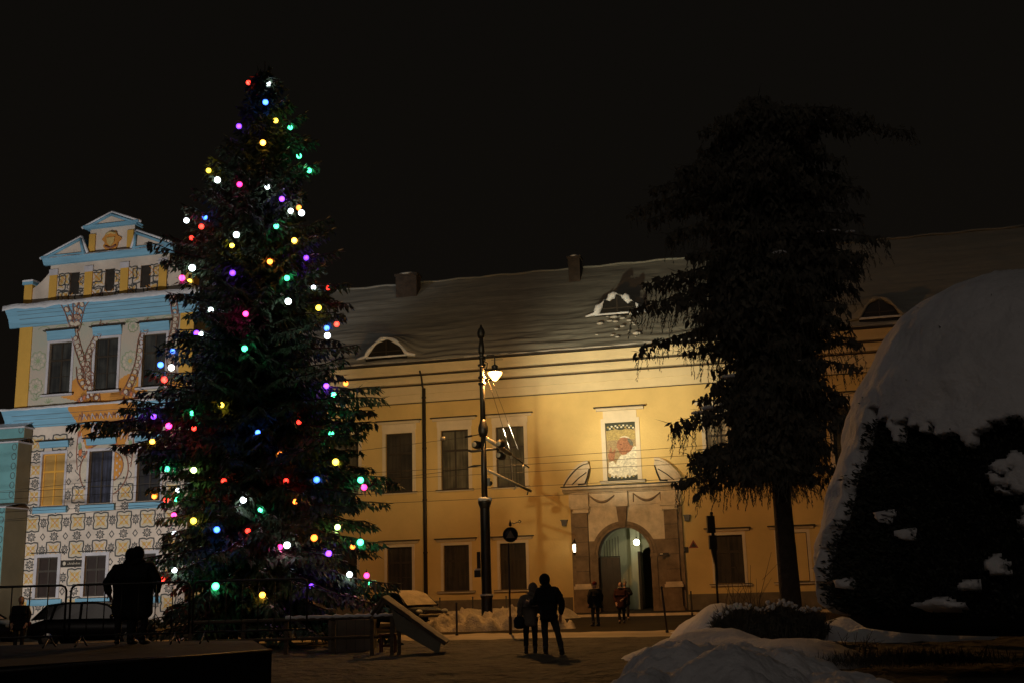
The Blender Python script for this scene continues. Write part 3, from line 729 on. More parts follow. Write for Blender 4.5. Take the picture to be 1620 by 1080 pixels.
def dia(cx, cz, s=.2):
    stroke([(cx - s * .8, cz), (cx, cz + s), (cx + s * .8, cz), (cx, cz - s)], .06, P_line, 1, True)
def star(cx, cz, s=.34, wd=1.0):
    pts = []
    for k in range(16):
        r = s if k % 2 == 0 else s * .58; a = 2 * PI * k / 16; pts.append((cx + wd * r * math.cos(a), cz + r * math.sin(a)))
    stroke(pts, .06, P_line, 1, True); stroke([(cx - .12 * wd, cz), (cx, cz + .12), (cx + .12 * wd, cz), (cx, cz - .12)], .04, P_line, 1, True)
PU = 1.633
def in_face(u, z): return (abs(z - 9.5) ** 2 + (u + 32.68) ** 2) < 1.9 ** 2 or (z > 9.5 and abs(u + 32.7) < 1.0 + (z - 9.5) * .42)
for j in range(-3, 5):
    z = 6.33 - 1.70 * j
    for i in range(-1, 8):
        u = -37.62 + PU * i
        if z > 5.5 or True:
            if z < 12.3:
                if not in_face(u, z): quatre(u, z)
                if not in_face(u + PU / 2, z): star(u + PU / 2, z, .3, .75)
        zz = z - .85
        if zz < 12.3:
            if not in_face(u + PU / 2, zz): dia(u + PU / 2, zz)
            if not in_face(u, zz): star(u, zz, .27, 1.1)
for z0_, off in ((22.0, 0), (20.95, .8)):
    for i in range(8):
        u = -38.3 + off + 1.5 * i
        (quatre if off == 0 or i % 2 else star)(u, z0_)
for cx_ in (-36.4, -34.0, -31.4, -29.8):
    for cz_ in (22.25, 21.0): quatre(cx_, cz_, .42)
for cx_ in (-35.0, -32.3, -28.95): star(cx_, 22.1, .3); star(cx_, 21.2, .25)
for i in range(10): dia(-37.0 + i * .95, 21.4 + .3 * (i % 2), .15)
# rosettes on the pink storey
def rosette(cx, cz, r, n=10, c1=P_fill, c2=P_grn):
    stroke([(cx + r * (1 + .08 * math.cos(n * a)) * math.cos(a), cz + r * (1 + .08 * math.cos(n * a)) * math.sin(a)) for a in [2 * PI * k / 60 for k in range(60)]], .05, c2, 1, True)
    for k in range(n):
        a = 2 * PI * k / n; blob(cx + r * .72 * math.cos(a), cz + r * .72 * math.sin(a), lambda t: (.11 * r * 1.4 * math.cos(t), .11 * r * 1.4 * math.sin(t)), P_pale, 2, 8)
        stroke([(cx + .2 * r * math.cos(a), cz + .2 * r * math.sin(a)), (cx + .5 * r * math.cos(a), cz + .5 * r * math.sin(a))], .04, c2, 1)
    blob(cx, cz, lambda t: (r * .22 * math.cos(t), r * .22 * math.sin(t)), c1, 2, 12)
rosette(-31.2, 16.4, .62, 12); rosette(-38.0, 16.9, .6, 9, P_grn); rosette(-38.05, 15.2, .5, 9, P_grn); rosette(-34.65, 16.9, .32, 8, P_grn); rosette(-31.0, 15.0, .3, 8)
rosette(-27.9, 17.0, .45, 10); rosette(-31.1, 18.6, .35, 9, P_grn)
for (cx, cz, s) in ((-37.9, 14.3, .5), (-37.0, 14.05, .35), (-31.5, 18.9, .3), (-35.0, 18.95, .3)):
    for k in range(5):
        a = PI * (k + .5) / 5; stroke([(cx + s * .9 * t * math.cos(a + .25 * math.sin(PI * t)), cz + s * .9 * t * math.sin(a + .25 * math.sin(PI * t))) for t in (0, .3, .6, .9, 1)], .05, P_grn, 1)
def chain(path, r=.17, gap=.36, m=P_brn):
    # smooth path -> rings between two border lines
    P = []
    for i in range(len(path) - 1):
        p0 = path[max(i - 1, 0)]; p1 = path[i]; p2 = path[i + 1]; p3 = path[min(i + 2, len(path) - 1)]
        for k in range(10):
            t = k / 10; P.append(tuple(.5 * ((2 * p1[q]) + (-p0[q] + p2[q]) * t + (2 * p0[q] - 5 * p1[q] + 4 * p2[q] - p3[q]) * t * t + (-p0[q] + 3 * p1[q] - 3 * p2[q] + p3[q]) * t ** 3) for q in (0, 1)))
    P.append(path[-1]); d = 0; L_, R_ = [], []
    for i in range(len(P) - 1):
        dx, dz = P[i + 1][0] - P[i][0], P[i + 1][1] - P[i][1]; l = math.hypot(dx, dz) or 1e-6
        nx, nz = -dz / l, dx / l; L_.append((P[i][0] + nx * (r + .06), P[i][1] + nz * (r + .06))); R_.append((P[i][0] - nx * (r + .06), P[i][1] - nz * (r + .06)))
        d += l
        if d > gap:
            d = 0; c = P[i]
            blob(c[0], c[1], lambda t: (r * math.cos(t), r * math.sin(t)), P_pale, 2, 12, True, True)
            stroke([(c[0] + r * .9 * math.cos(a), c[1] + r * .9 * math.sin(a)) for a in [2 * PI * k / 14 for k in range(14)]], .045, m, 3, True, True, True)
    stroke(L_, .05, m, 2, False, True, True); stroke(R_, .05, m, 2, False, True, True)
chain([(-35.75, 20.35), (-35.45, 18.8), (-34.9, 17.2), (-34.3, 16.0), (-33.7, 15.2), (-33.4, 13.8)])
chain([(-34.3, 21.2), (-34.9, 20.2), (-35.3, 19.0)]); chain([(-33.3, 20.9), (-34.6, 20.1), (-35.3, 18.6)])
chain([(-33.2, 19.1), (-33.8, 17.9), (-34.25, 16.9), (-34.1, 15.2), (-33.7, 14.2)]); chain([(-34.85, 16.3), (-34.7, 15.4), (-34.2, 14.8)])
chain([(-29.8, 19.0), (-30.4, 17.8), (-30.6, 16.2), (-31.1, 14.9), (-31.5, 14.2)]); chain([(-28.0, 20.4), (-28.1, 18.4), (-28.4, 16.6), (-28.0, 15.0)])
# creature: wings, body and head above the middle window
def wing(sgn):
    def f(u, z):
        x = (u + 33.0) * sgn
        if not (0.4 < x < 3.3): return False
        return 13.6 + (x - .4) * .28 < z < 14.0 + 1.55 * math.sin(min(1, (x - .4) / 2.9) * PI) ** .7 if x < 3.1 else False
    return f
fillgrid(wing(-1), -36.4, -33.2, 13.6, 16.0, P_org, 0, over=False); fillgrid(wing(1), -32.8, -29.6, 13.6, 16.0, P_org, 0)
fillgrid(lambda u, z: abs(u + 27.9) < 1.2 and 14.0 < z < 14.9 + .4 * math.sin(u * 2), -29.2, -26.8, 13.7, 15.5, P_org, 0)
def body(u, z):
    w_ = 2.5 - abs(z - 13.4) * .55
    return abs(u + 32.7) < w_ and 11.3 < z < 14.55
fillgrid(body, -35.4, -30, 11.2, 14.6, P_org, 0, cor=True)
def facef(u, z): return abs(u + 32.7) < 1.35 + (z - 10.9) * .4 and 10.9 < z < 12.5
fillgrid(facef, -35.4, -30, 10.9, 12.5, P_org, 1)
for s in (-1, 1):
    ex = -32.7 + s * .72
    blob(ex, 12.1, lambda t: (.36 * math.cos(t), .36 * math.sin(t)), P_wht, 3, 20); stroke([(ex + .36 * math.cos(a), 12.1 + .36 * math.sin(a)) for a in [2 * PI * k / 24 for k in range(24)]], .06, P_brn, 4, True)
    blob(ex, 12.1, lambda t: (.16 * math.cos(t), .16 * math.sin(t)), P_brn, 4, 14)
    stroke([(-32.7 + s * (1.9 - .0 * k + .35 * math.sin(k / 9 * PI) - k * .06), 9.6 + k * .45) for k in range(11)], .07, P_brn, 3, False, True)
    for k in range(5):
        cx, cz = -32.7 + s * (1.75 + .05 * k), 10.7 + .4 * k
        blob(cx, cz, lambda t: (.13 * math.cos(t), .26 * math.sin(t)), (P_red, P_grn, P_wht)[k % 3], 3, 10, True)
for k in range(19):
    a = PI * k / 18; cx, cz = -32.7 + 2.2 * math.cos(a), 13.75 + .75 * math.sin(a)
    blob(cx, cz, lambda t: (.13 * math.cos(t), .16 * math.sin(t)), P_wht if k % 2 else P_red, 3, 10, True)
    stroke([(cx - .2, cz - .2), (cx, cz + .22), (cx + .2, cz - .2)], .045, P_brn, 4, False, True)
for k in range(14):
    u = -34.6 + k * .3; stroke([(u, 11.35), (u + .15, 11.75), (u + .3, 11.35)], .05, P_brn if k % 2 else P_wht, 4, False, True); stroke([(u, 12.75), (u + .15, 13.1), (u + .3, 12.75)], .05, P_wht if k % 2 else P_brn, 4, False, True, False)
stroke([(-32.68 + 1.72 * math.cos(a), 9.5 + 1.72 * math.sin(a)) for a in [2 * PI * k / 60 for k in range(60)]], .08, P_brn, 4, True)
def disc(u, z): return (u + 32.68) ** 2 + (z - 9.5) ** 2 < 1.68 ** 2
fillgrid(disc, -34.5, -30.9, 7.7, 11.3, P_pale, 2)
fillgrid(lambda u, z: (u + 32.3) ** 2 + (z - 9.7) ** 2 < .98 ** 2, -33.4, -31.2, 8.7, 10.8, P_org, 3)
stroke([(-32.3 + .98 * math.cos(a), 9.7 + .98 * math.sin(a)) for a in [2 * PI * k / 40 for k in range(40)]], .06, P_brn, 5, True)
for i in range(5):
    for j in range(7):
        u, z = -32.0 + .22 * i, 9.0 + .22 * j
        if (u + 32.3) ** 2 + (z - 9.7) ** 2 < .8 and (i + j) % 2: blob(u, z, lambda t: (.05 * math.cos(t), .08 * math.sin(t)), P_wht, 5, 8)
for k in range(12):
    a = .3 + (PI - .6) * k / 11; cx, cz = -32.7 + 1.5 * math.cos(a), 10.0 + 1.35 * math.sin(a)
    blob(cx, cz, lambda t: (.1 * math.cos(t), .1 * math.sin(t)), P_red if k % 2 else P_brn, 5, 8)
for (u, z) in ((-31.45, 8.6), (-31.25, 8.95), (-31.8, 8.25), (-34.0, 8.9), (-34.05, 8.5)): blob(u, z, lambda t: (.07 * math.cos(t), .07 * math.sin(t)), P_line, 5, 8)
# scrolls down the window sides
for cx in (-34.55, -30.9):
    for k in range(4): stroke([(cx + .18 * math.sin(t * .7), 8.0 + .9 * k + t * .1) for t in range(8)], .05, P_line, 1)
for i in range(10):
    u = -39.0 + i * 1.3; stroke([(u + .4 * math.cos(a), 18.95 + .18 * math.sin(a)) for a in [PI * k / 10 for k in range(11)]], .05, P_grn, 1)
for zl in (19.35, 19.7, 19.95, 20.15): stroke([(LU0 + .1 + k * .25, zl) for k in range(52)], .02 if zl != 19.7 else .03, P_line, 0, False, True)
for zl in (12.62, 12.98, 13.25): stroke([(LU0 + .1 + k * .25, zl) for k in range(52)], .025, P_line, 0, False, True)
orn.build('projected_ornament', LB)
# street name plate
n_ = MB(); n_.box(-35.35, -33.85, -.05, -.004, 3.55, 3.98, M_dark)
n_.ball((-35.1, -.06, 3.78), .12, P_pale, 10, 6, (1, .2, 1))
for k in range(9): n_.box(-34.86 + k * .105, -34.86 + k * .105 + .03, -.056, -.051, 3.70, 3.70 + (.08, .14, .1, .1, .16)[k % 5], P_pale)
for k in range(8): n_.box(-34.84 + k * .105, -34.84 + k * .105 + .06, -.056, -.051, 3.72 + .03 * (k % 3), 3.735 + .03 * (k % 3), P_pale)
o = n_.build('street_name_plate', None, FO); o.rotation_euler = (0, 0, FR); tag(o, 'small dark street name plate between the ground floor windows of the patterned building', 'sign')
# ------------------------------------------------------------------ things fixed to the palace wall
M_lampglow = mat('lantern_glow', (.9, .9, .75), .4, .02, emit=(1, .88, .62), estr=7.0)
def on_wall(b, name, label, cat, group=None):
    o = b.build(name, None, FO); o.rotation_euler = (0, 0, FR); return tag(o, label, cat, group)
t = thing('wall_lantern', 'small lit lantern on the wall left of the stone gateway', 'lantern', FO, FR)
lu, lz = fac(909, 866, .35)
b = MB(); b.tube([(lu, 0, lz + .45), (lu, -.2, lz + .55), (lu, -.33, lz + .42)], .025, M_iron, 6); b.build('bracket', t)
b = MB(); b.lathe((lu, -.34, lz), [(.16, .22), (.19, .24), (.09, .36), (.03, .45)], M_iron, 8, False); b.lathe((lu, -.34, lz), [(.03, -.36), (.10, -.28), (.13, -.24)], M_iron, 8, False)
for k in range(4):
    a = PI / 4 + k * PI / 2; b.tube([(lu + .11 * math.cos(a), -.34 + .11 * math.sin(a), lz - .25), (lu + .16 * math.cos(a), -.34 + .16 * math.sin(a), lz + .23)], .014, M_iron, 5)
b.build('cage', t)
b = MB(); b.lathe((lu, -.34, lz), [(.07, -.22), (.10, -.1), (.11, .1), (.08, .2)], M_lampglow, 10); b.build('glass', t)
for px, py, lab in ((893, 827, 'small dark lamp box on the wall left of the gateway above the lantern'), (1087, 819, 'small dark lamp box on the wall right of the gateway above the number plate')):
    u, z = fac(px, py, .1); b = MB()
    b.prism([(u - .17, z + .14), (u + .17, z + .14), (u + .12, z - .14), (u - .12, z - .14)], -.25, -.05, M_iron); b.box(u - .2, u + .2, -.28, -.04, z + .142, z + .19, M_iron); b.box(u - .05, u + .05, -.049, -.003, z - .06, z + .06, M_iron)
    on_wall(b, 'wall_fixture', lab, 'lamp box')
u, z = fac(1082, 869, .03); b = MB(); b.box(u - .24, u + .24, -.04, -.004, z - .15, z + .15, M_dark); b.box(u - .42, u - .27, -.04, -.004, z - .13, z + .16, M_trimw)
plate = on_wall(b, 'house_number_plate', 'dark house number plate reading 3 beside the right pedestal of the gateway', 'number plate')
cu = bpy.data.curves.new('number', 'FONT'); cu.body = '3'; cu.size = .26; cu.extrude = .002; cu.align_x = 'CENTER'; cu.align_y = 'CENTER'
to = bpy.data.objects.new('number', cu); COL.objects.link(to)
me = bpy.data.meshes.new_from_object(to.evaluated_get(bpy.context.evaluated_depsgraph_get())); bpy.data.objects.remove(to)
me.materials.clear(); me.materials.append(M_trimw)
to = bpy.data.objects.new('number', me); COL.objects.link(to); to.parent = plate; to.location = (u, -.046, z); to.rotation_euler = (PI / 2, 0, 0)
u, z = fac(1097, 860, .03); b = MB(); b.prism([(u - .26, z - .2), (u + .26, z - .2), (u, z + .24)], -.03, -.004, mat('sign_red', (.22, .04, .02), .5)); b.prism([(u - .15, z - .14), (u + .15, z - .14), (u, z + .12)], -.036, -.031, M_dark)
on_wall(b, 'warning_sign', 'small red triangular sign on the wall above the number plate', 'sign')
u, z = fac(1052, 876, .5); b = MB(); b.box(u - .3, u + .22, -.64, -.603, z - .07, z + .08, M_dark); b.box(u - .26, u - .1, -.648, -.641, z - .0, z + .05, M_trimw)
on_wall(b, 'gate_plaque', 'narrow dark plaque on the right pilaster of the gateway', 'plaque')
# pendant lamp in the passage
t = thing('pendant_lamp', 'lit round lamp hanging in the vaulted gate passage', 'lamp', FO, FR)
gu, gz = fac(1007, 857, -3.2); b = MB(); b.tube([(gu, 3.2, gz + .2), (gu, 3.2, 4.9)], .012, M_iron, 5); b.lathe((gu, 3.2, gz), [(.06, .2), (.05, .27), (.02, .3)], M_iron, 8); b.build('stem', t)
M_pend = mat('pendant_glass', (.9, .9, .8), .4, .01, emit=(1, .93, .66), estr=26)
b = MB(); b.ball((gu, 3.2, gz), .17, M_pend); b.build('glass_globe', t)

# ------------------------------------------------------------------ tram pole with lamp, spotlights and arms
YP = 45.0
pb = at(771, 985, YP); PX = pb.x
pole = thing('tram_pole', 'tall dark iron tram pole with a lit street lamp, standing in heaped snow', 'lamp post', (PX, YP, 0))
def zz(py, px=767): 
    q = at(px, py, YP); return q.z
b = MB()
b.lathe((0, 0, 0), [(.28, -.1), (.28, .25), (.225, .35), (.22, zz(945)), (.20, zz(940)), (.195, zz(800)), (.17, zz(797))], M_iron, 20)
b.lathe((0, 0, 0), [(.13, zz(800)), (.12, zz(740)), (.105, zz(684))], M_iron, 16)
b.lathe((0, 0, 0), [(.115, zz(684)), (.105, zz(610)), (.085, zz(545)), (.07, zz(530))], M_iron, 14)
b.build('shaft', pole)
COLS = []
class CB:
    def lathe(s, *a):
        q_ = MB(); q_.lathe(*a); q_.build('collar', pole)
b = CB()
b.lathe((0, 0, 0), [(.21, zz(946)), (.25, zz(944)), (.25, zz(941)), (.20, zz(939))], M_iron, 20)
b.lathe((0, 0, 0), [(.18, zz(806)), (.21, zz(801)), (.27, zz(795)), (.27, zz(792)), (.19, zz(790)), (.13, zz(786))], M_iron, 20)
b.lathe((0, 0, 0), [(.15, zz(690)), (.19, zz(684)), (.21, zz(680)), (.20, zz(674)), (.14, zz(668)), (.11, zz(663))], M_iron, 18)
for y in (607, 597, 578, 566): b.lathe((0, 0, 0), [(.10, zz(y + 2)), (.16, zz(y + 1)), (.16, zz(y - 2)), (.10, zz(y - 3))], M_iron, 14)
b.lathe((0, 0, 0), [(.08, zz(560)), (.14, zz(557)), (.12, zz(548)), (.09, zz(540))], M_iron, 12)
b.lathe((0, 0, 0), [(.08, zz(536)), (.16, zz(532)), (.17, zz(527)), (.12, zz(521)), (.06, zz(518)), (.03, zz(514))], M_iron, 12)
b = MB()
for k in range(26):
    a = k * 2.4; b.ball((.20 * math.cos(a), .20 * math.sin(a), zz(790) + .02), .09 + .03 * math.sin(k), M_snow, 8, 5, (1, 1, .8))
b.ball((0, 0, zz(943) + .06), .28, M_snow, 14, 6, (1.02, 1.02, .25)); b.build('collar_snow', pole)
b = MB(); b.box(-.36, -.22, -.16, .16, zz(898), zz(872), M_iron); b.box(-.47, -.22, -.2, .2, zz(912), zz(901), M_iron); b.box(-.46, -.22, -.2, .2, zz(901) + .003, zz(901) + .06, M_snow); b.build('junction_box', pole)
# lamp
lp = at(783, 590, YP); LX, LZ = lp.x - PX, lp.z
b = MB(); b.tube([(.08, 0, zz(574)), (.16, 0, zz(566)), (.26, 0, zz(561)), (LX - .02, 0, zz(562)), (LX, 0, zz(567)), (LX, 0, LZ + .34)], .028, M_iron, 8)
b.tube([(.08, 0, zz(586)), (.2, 0, zz(582)), (.24, 0, zz(574)), (.14, 0, zz(572))], .022, M_iron, 6); b.tube([(LX - .14, 0, zz(569)), (LX + .35, 0, zz(569))], .012, M_iron, 5); b.build('lamp_bracket', pole)
b = MB(); b.lathe((LX, 0, LZ), [(.30, .05), (.305, .065), (.20, .12), (.12, .18), (.13, .24), (.14, .30), (.05, .36)], M_iron, 20); lh = b.build('lamp_shade', pole)
M_hot = mat('street_lamp_glow', (1, .9, .6), .4, .01, emit=(1, .45, .11), estr=1.0)
M_hot.node_tree.nodes['Principled BSDF'].inputs['Emission Strength'].default_value = LAMP_S if 'LAMP_S' in globals() else 6200
b = MB(); b.tube([(LX, 0, LZ + .03), (LX, 0, LZ - .26)], .07, M_hot, 12); b.build('lamp_bulb', pole)
mg = bpy.data.materials.new('lamp_glass'); mg.use_nodes = True; N_ = mg.node_tree.nodes; N_.remove(N_['Principled BSDF'])
ad = N_.new('ShaderNodeAddShader'); e1 = N_.new('ShaderNodeEmission'); e1.inputs['Color'].default_value = (1, .50, .12, 1); e1.inputs['Strength'].default_value = 4
tr_ = N_.new('ShaderNodeBsdfTransparent'); mg.node_tree.links.new(e1.outputs[0], ad.inputs[0]); mg.node_tree.links.new(tr_.outputs[0], ad.inputs[1]); mg.node_tree.links.new(ad.outputs[0], N_['Material Output'].inputs['Surface'])
b = MB(); b.lathe((LX, 0, LZ), [(.30, .035), (.28, -.05), (.20, -.16), (.12, -.26), (.03, -.33)], mg, 18); b.build('lamp_glass', pole)
# tubular arms reaching over the road
b = MB(); sp = lambda px, py, Y: (lambda q: (q.x - PX, q.y - YP, q.z))(at(px, py, Y))
b.tube([sp(768, 692, 45), sp(789, 705, 45.6), sp(808, 718, 46.2)], .085, M_steel, 10); b.tube([sp(808, 718, 46.2), sp(837, 739, 47.2)], .03, M_dark, 8)
b.tube([sp(808, 716, 46.2), sp(809, 724, 46.2)], .05, M_steel, 8); b.tube([sp(828, 731, 47), sp(828, 740, 47)], .03, M_steel, 6); b.tube([sp(826, 737, 47), sp(831, 737, 47)], .05, M_steel, 6)
b.build('arm', pole)
b = MB(); b.tube([sp(771, 743, 45), sp(840, 776, 47.2)], .055, M_steel, 10); b.tube([sp(836, 775, 47.1), sp(834, 782, 47.1)], .03, M_dark, 6); b.tube([sp(817, 768, 46.5), sp(813, 774, 46.5)], .035, M_steel, 6)
b.tube([sp(809, 724, 46.2), sp(811, 760, 46.4)], .012, M_steel, 5); b.build('arm', pole)
b = MB(); b.tube([(-.62, 0, zz(711)), (-.5, -.05, zz(713)), (.5, -.05, zz(710)), (.62, 0, zz(712))], .05, M_iron, 8); b.build('spotlight_bracket', pole)
M_spot = mat('spotlight_lens', (.9, .85, .7), .3, .02, emit=(1, .85, .55), estr=.25)
for (px, py, dx, dz) in ((754, 703, .25, .0), (792, 701, .35, .12), (792, 720, .35, -.02)):
    c = Vector(sp(px, py, YP)); 
    f_ = bpy.data.objects.new('spotlight', None)
    b = MB(); d = Vector((.45, .85, dz)).normalized(); b.tube([c - d * .2, c - d * .12, c + d * .16, c + d * .17], [.08, .16, .17, .15], M_iron, 14)
    o = b.build('spotlight', pole)
    b = MB(); b.tube([c + d * .171, c + d * .18], .14, M_spot, 14); b.tube([c - d * .215, c - d * .201], [.09, .11], M_steel, 12); b.build('lens', o)
    bpy.data.objects.remove(f_)
b = MB(); b.ball((.24, 0, zz(764)), .10, M_iron, 8, 6); b.box(.12, .24, -.08, .08, zz(768), zz(756), M_iron); b.build('clamp', pole)
b = MB(); b.tube([(-.1, 0, zz(686)), (-.45, 0, zz(688))], .02, M_iron, 6); b.tube([(-.45, 0, zz(688)), (-.75, 0, zz(690))], .045, M_iron, 6)
b.tube([(-.1, 0, zz(735)), (-.4, 0, zz(736)), (-.7, 0, zz(738))], [.02, .05, .02], M_iron, 6); b.build('insulator', pole)
mound('lumpy bright heap of shovelled snow around the foot of the iron tram pole', [(PX, YP - .2, .6, .6, .62), (PX - 1.0, YP - .9, .8, .9, .62), (PX + 1.0, YP - 1.1, 1.0, .9, .62), (PX + 2.0, YP - 1.6, .9, .9, .42), (PX - .4, YP - 1.6, 1.1, .8, .50), (PX + .6, YP - .9, .8, .7, .75), (PX - 1.7, YP - 1.4, .7, .8, .45), (PX + 2.7, YP - 1.8, .7, .7, .28)], .09, rough=.34, rs=2.6)
bk = F(-5.5, -7.0)
mound('low smooth bank of snow along the kerb behind the iron tram pole', [(F(u, -7.4).x, F(u, -7.4).y, 1.6, 1.3, h) for u, h in ((-11.6, .45), (-10.3, .5), (-9, .48), (-7.8, .5), (-6.6, .55), (-5.4, .62), (-4.3, .6), (-3.6, .4))], .16, rough=.1)
mound('pointed snow pile beside the left pedestal of the gateway behind the standing couple', [(F(-3.2, -6.0).x, F(-3.2, -6.0).y, 1.7, 1.3, .75), (F(-4.8, -6.3).x, F(-4.8, -6.3).y, 1.5, 1.2, .6)], .14, rough=.08)

# ------------------------------------------------------------------ overhead wires
M_wire = mat('wire_brown', (.05, .04, .03), .5)
def wire(label, p, q, r=.013, sag=.0, m=M_wire, drops=()):
    b = MB(); p = Vector(p); q = Vector(q); n = 24
    b.tube([p.lerp(q, k / n) - Vector((0, 0, sag * 4 * (k / n) * (1 - k / n))) for k in range(n + 1)], r, m, 5)
    for (t_, l_) in drops:
        c = p.lerp(q, t_) - Vector((0, 0, sag * 4 * t_ * (1 - t_))); b.tube([c, c - Vector((0, 0, l_))], .012, m, 5)
        b.tube([c - Vector((.35, 0, l_)), c + Vector((.55, 0, -l_))], .035, m, 6)
    return tag(b.build('overhead_wire'), label, 'wire')
def wl(y771, off): 
    u, z = fac(771, y771, off); return z
WY = [(737, 17.3, .0, 'highest tram wire, crossing the mosaic picture of the palace'), (748, 17.0, .03, 'tram wire just below the one crossing the mosaic picture'), (770, 17.3, .05, 'tram wire passing just above the gateway cornice'), (787, 16.6, .02, 'lowest tram wire, passing in front of the gateway frieze')]
for (y, off, sag, lab) in WY:
    z = wl(y, off); wire(lab, F(-52, -off, z + .0), F(24, -off, z), .0095, sag, drops=((.163, .1), (.205, .12), (.235, .08)) if y == 787 else ())
wire('slack dark wire running left from the tram pole across the palace', F(-48, -14.5, 6.3), (PX - .7, YP, zz(690)), .009, .25)
wire('thin wavy cable running left from the lower collar of the tram pole', F(-40, -15, 5.2), (PX - .7, YP, zz(740)), .010, .3)
wire('thin stay wire dropping from the lamp bracket to the upper arm', (PX + .25, YP, zz(600)), Vector((PX, YP, 0)) + Vector(sp(809, 718, 46.2)), .010)
wire('faint stay wire dropping from the lamp bracket to the tip of the upper arm', (PX + .45, YP, zz(605)), Vector((PX, YP, 0)) + Vector(sp(828, 732, 47)), .008)
wire('thin horizontal wire held by the upper arm of the tram pole', Vector((PX, YP, 0)) + Vector(sp(786, 727, 45.5)), F(20, -14, 7.6), .009, .05)
b = MB(); q = at(701, 693, YP - .3); b.tube([q - Vector((.12, 0, 0)), q + Vector((.08, 0, 0))], [.06, .09], M_steel, 8); tag(b.build('wire_insulator'), 'small pale insulator on the slack wire left of the tram pole', 'insulator')

# ------------------------------------------------------------------ round sign, bollards, signal
sg = gnd(808, 1006); YS = sg.y
s_ = thing('sign_post', 'slender post carrying a dark round sign with an ornate scroll finial', 'sign post', sg)
zS = lambda y: at(807, y, YS).z
b = MB(); b.tube([(0, 0, -.05), (0, 0, zS(858))], .033, M_iron, 10); b.tube([(0, 0, 0), (0, 0, zS(975)), (0, 0, zS(973))], [.06, .055, .035], M_iron, 10); b.build('post', s_)
cz = zS(845); b = MB(); n = 28; dx = at(807.5, 845, YS).x - sg.x
b.tube([(dx, -.02, cz), (dx, .02, cz)], .245, M_iron, n); b.tube([(dx + .24 * math.cos(2 * PI * k / n), -.03, cz + .24 * math.sin(2 * PI * k / n)) for k in range(n + 1)], .018, M_iron, 6); b.build('disc', s_)
b = MB(); b.prism([(dx - .15, cz - .11), (dx + .15, cz - .11), (dx, cz + .15)], -.045, -.035, M_plinth); b.build('emblem', s_)
b = MB(); z0 = zS(832); b.lathe((dx, 0, z0), [(.03, 0), (.05, .05), (.05, .10), (.02, .17), (.002, .24)], M_iron, 8)
b.tube([(dx + .06, 0, z0 + .12), (dx + .13, 0, z0 + .09), (dx + .2, 0, z0 + .12), (dx + .27, 0, z0 + .14), (dx + .33, 0, z0 + .11), (dx + .37, 0, z0 + .16), (dx + .33, 0, z0 + .2), (dx + .28, 0, z0 + .17)], .018, M_iron, 5)
b.build('finial', s_)
def bollard(x, y, h, lab, grp='thin bollards along the road', lean=0.0):
    t = thing('bollard', lab, 'bollard', (x, y, 0), 0, grp); t.rotation_euler = (0, lean, 0)
    b = MB(); b.tube([(0, 0, -.1), (0, 0, h)], .035, M_iron, 10); b.build('post', t)
    b = MB(); b.ball((0, 0, h + .03), .045, M_iron, 10, 6); b.build('cap', t)
    b = MB(); b.lathe((0, 0, 0), [(.05, .0), (.05, .12), (.036, .15)], M_iron, 10); b.build('base', t); return t
q = gnd(723, 1008); bollard(q.x, q.y, 1.08, 'thin bollard standing before the bright snow heap, left of the tram pole')
for (px, lab) in ((696, 'far thin bollard between the parked car and the downpipe'), (748, 'far thin bollard behind the tram pole against the plinth'), (801, 'far thin bollard just left of the round sign post'), (890, 'far thin bollard right of the standing couple'), (1094, 'far thin bollard right of the gateway')):
    u, _ = fac(px, 955, 6.5); p = F(u, -6.5); bollard(p.x, p.y, 1.1, lab)
q = gnd(1056, 1003); bollard(q.x, q.y, 1.42, 'tall leaning bollard at the edge of the snow mound before the gateway', lean=-.075)
b = MB(); b.lathe((q.x + .28, q.y, 0), [(.22, -.02), (.2, .06), (.12, .09), (.02, .1)], M_snow, 12); tag(b.build('snow_lump'), 'small flat cap of snow lying right of the leaning bollard', 'snow lump')
YT = 40.0; q = at(1136, 958, YT); t = thing('traffic_signal', 'tall dark signal post seen edge on beside the ground floor window right of the gateway', 'signal post', (q.x, YT, 0))
zT = lambda y: at(1130, y, YT).z
b = MB(); b.tube([(0, 0, -.1), (0, 0, zT(875))], .04, M_iron, 10); b.tube([(0, 0, zT(880)), (-.03, 0, zT(812))], .055, M_iron, 10); b.build('post', t)
b = MB(); b.box(-.20, .07, -.10, .12, zT(842), zT(815), M_iron); b.box(-.17, .09, -.13, .13, zT(868), zT(846), M_iron); b.ball((-.02, 0, zT(811)), .06, M_iron, 8, 6); b.build('signal_head', t)
b = MB(); b.prism([(-.12, zT(868)), (.07, zT(868)), (.03, zT(892)), (-.03, zT(892))], -.12, .1, M_iron); b.build('control_box', t)

# ------------------------------------------------------------------ people
SKIN = mat('skin', (.45, .26, .18), .6, .05, 3)
def skinmesh(verts, edges, rads, m, sub=1, root=0):
    me = bpy.data.meshes.new('tmp'); me.from_pydata([tuple(v) for v in verts], edges, []); ob = bpy.data.objects.new('tmp', me); COL.objects.link(ob)
    md = ob.modifiers.new('s', 'SKIN'); md.use_smooth_shade = True
    sv = me.skin_vertices[0].data
    for i, r in enumerate(rads): sv[i].radius = (r, r) if not isinstance(r, tuple) else r; sv[i].use_root = (i == root)
    if sub: ms = ob.modifiers.new('u', 'SUBSURF'); ms.levels = sub; ms.render_levels = sub
    dg = bpy.context.evaluated_depsgraph_get(); dg.update()
    out = bpy.data.meshes.new_from_object(ob.evaluated_get(dg)); out.materials.clear(); out.materials.append(m)
    for p in out.polygons: p.use_smooth = True; p.material_index = 0
    bpy.data.objects.remove(ob); bpy.data.meshes.remove(me); return out
def add_mesh(name, me, par):
    o = bpy.data.objects.new(name, me); COL.objects.link(o); o.parent = par; return o
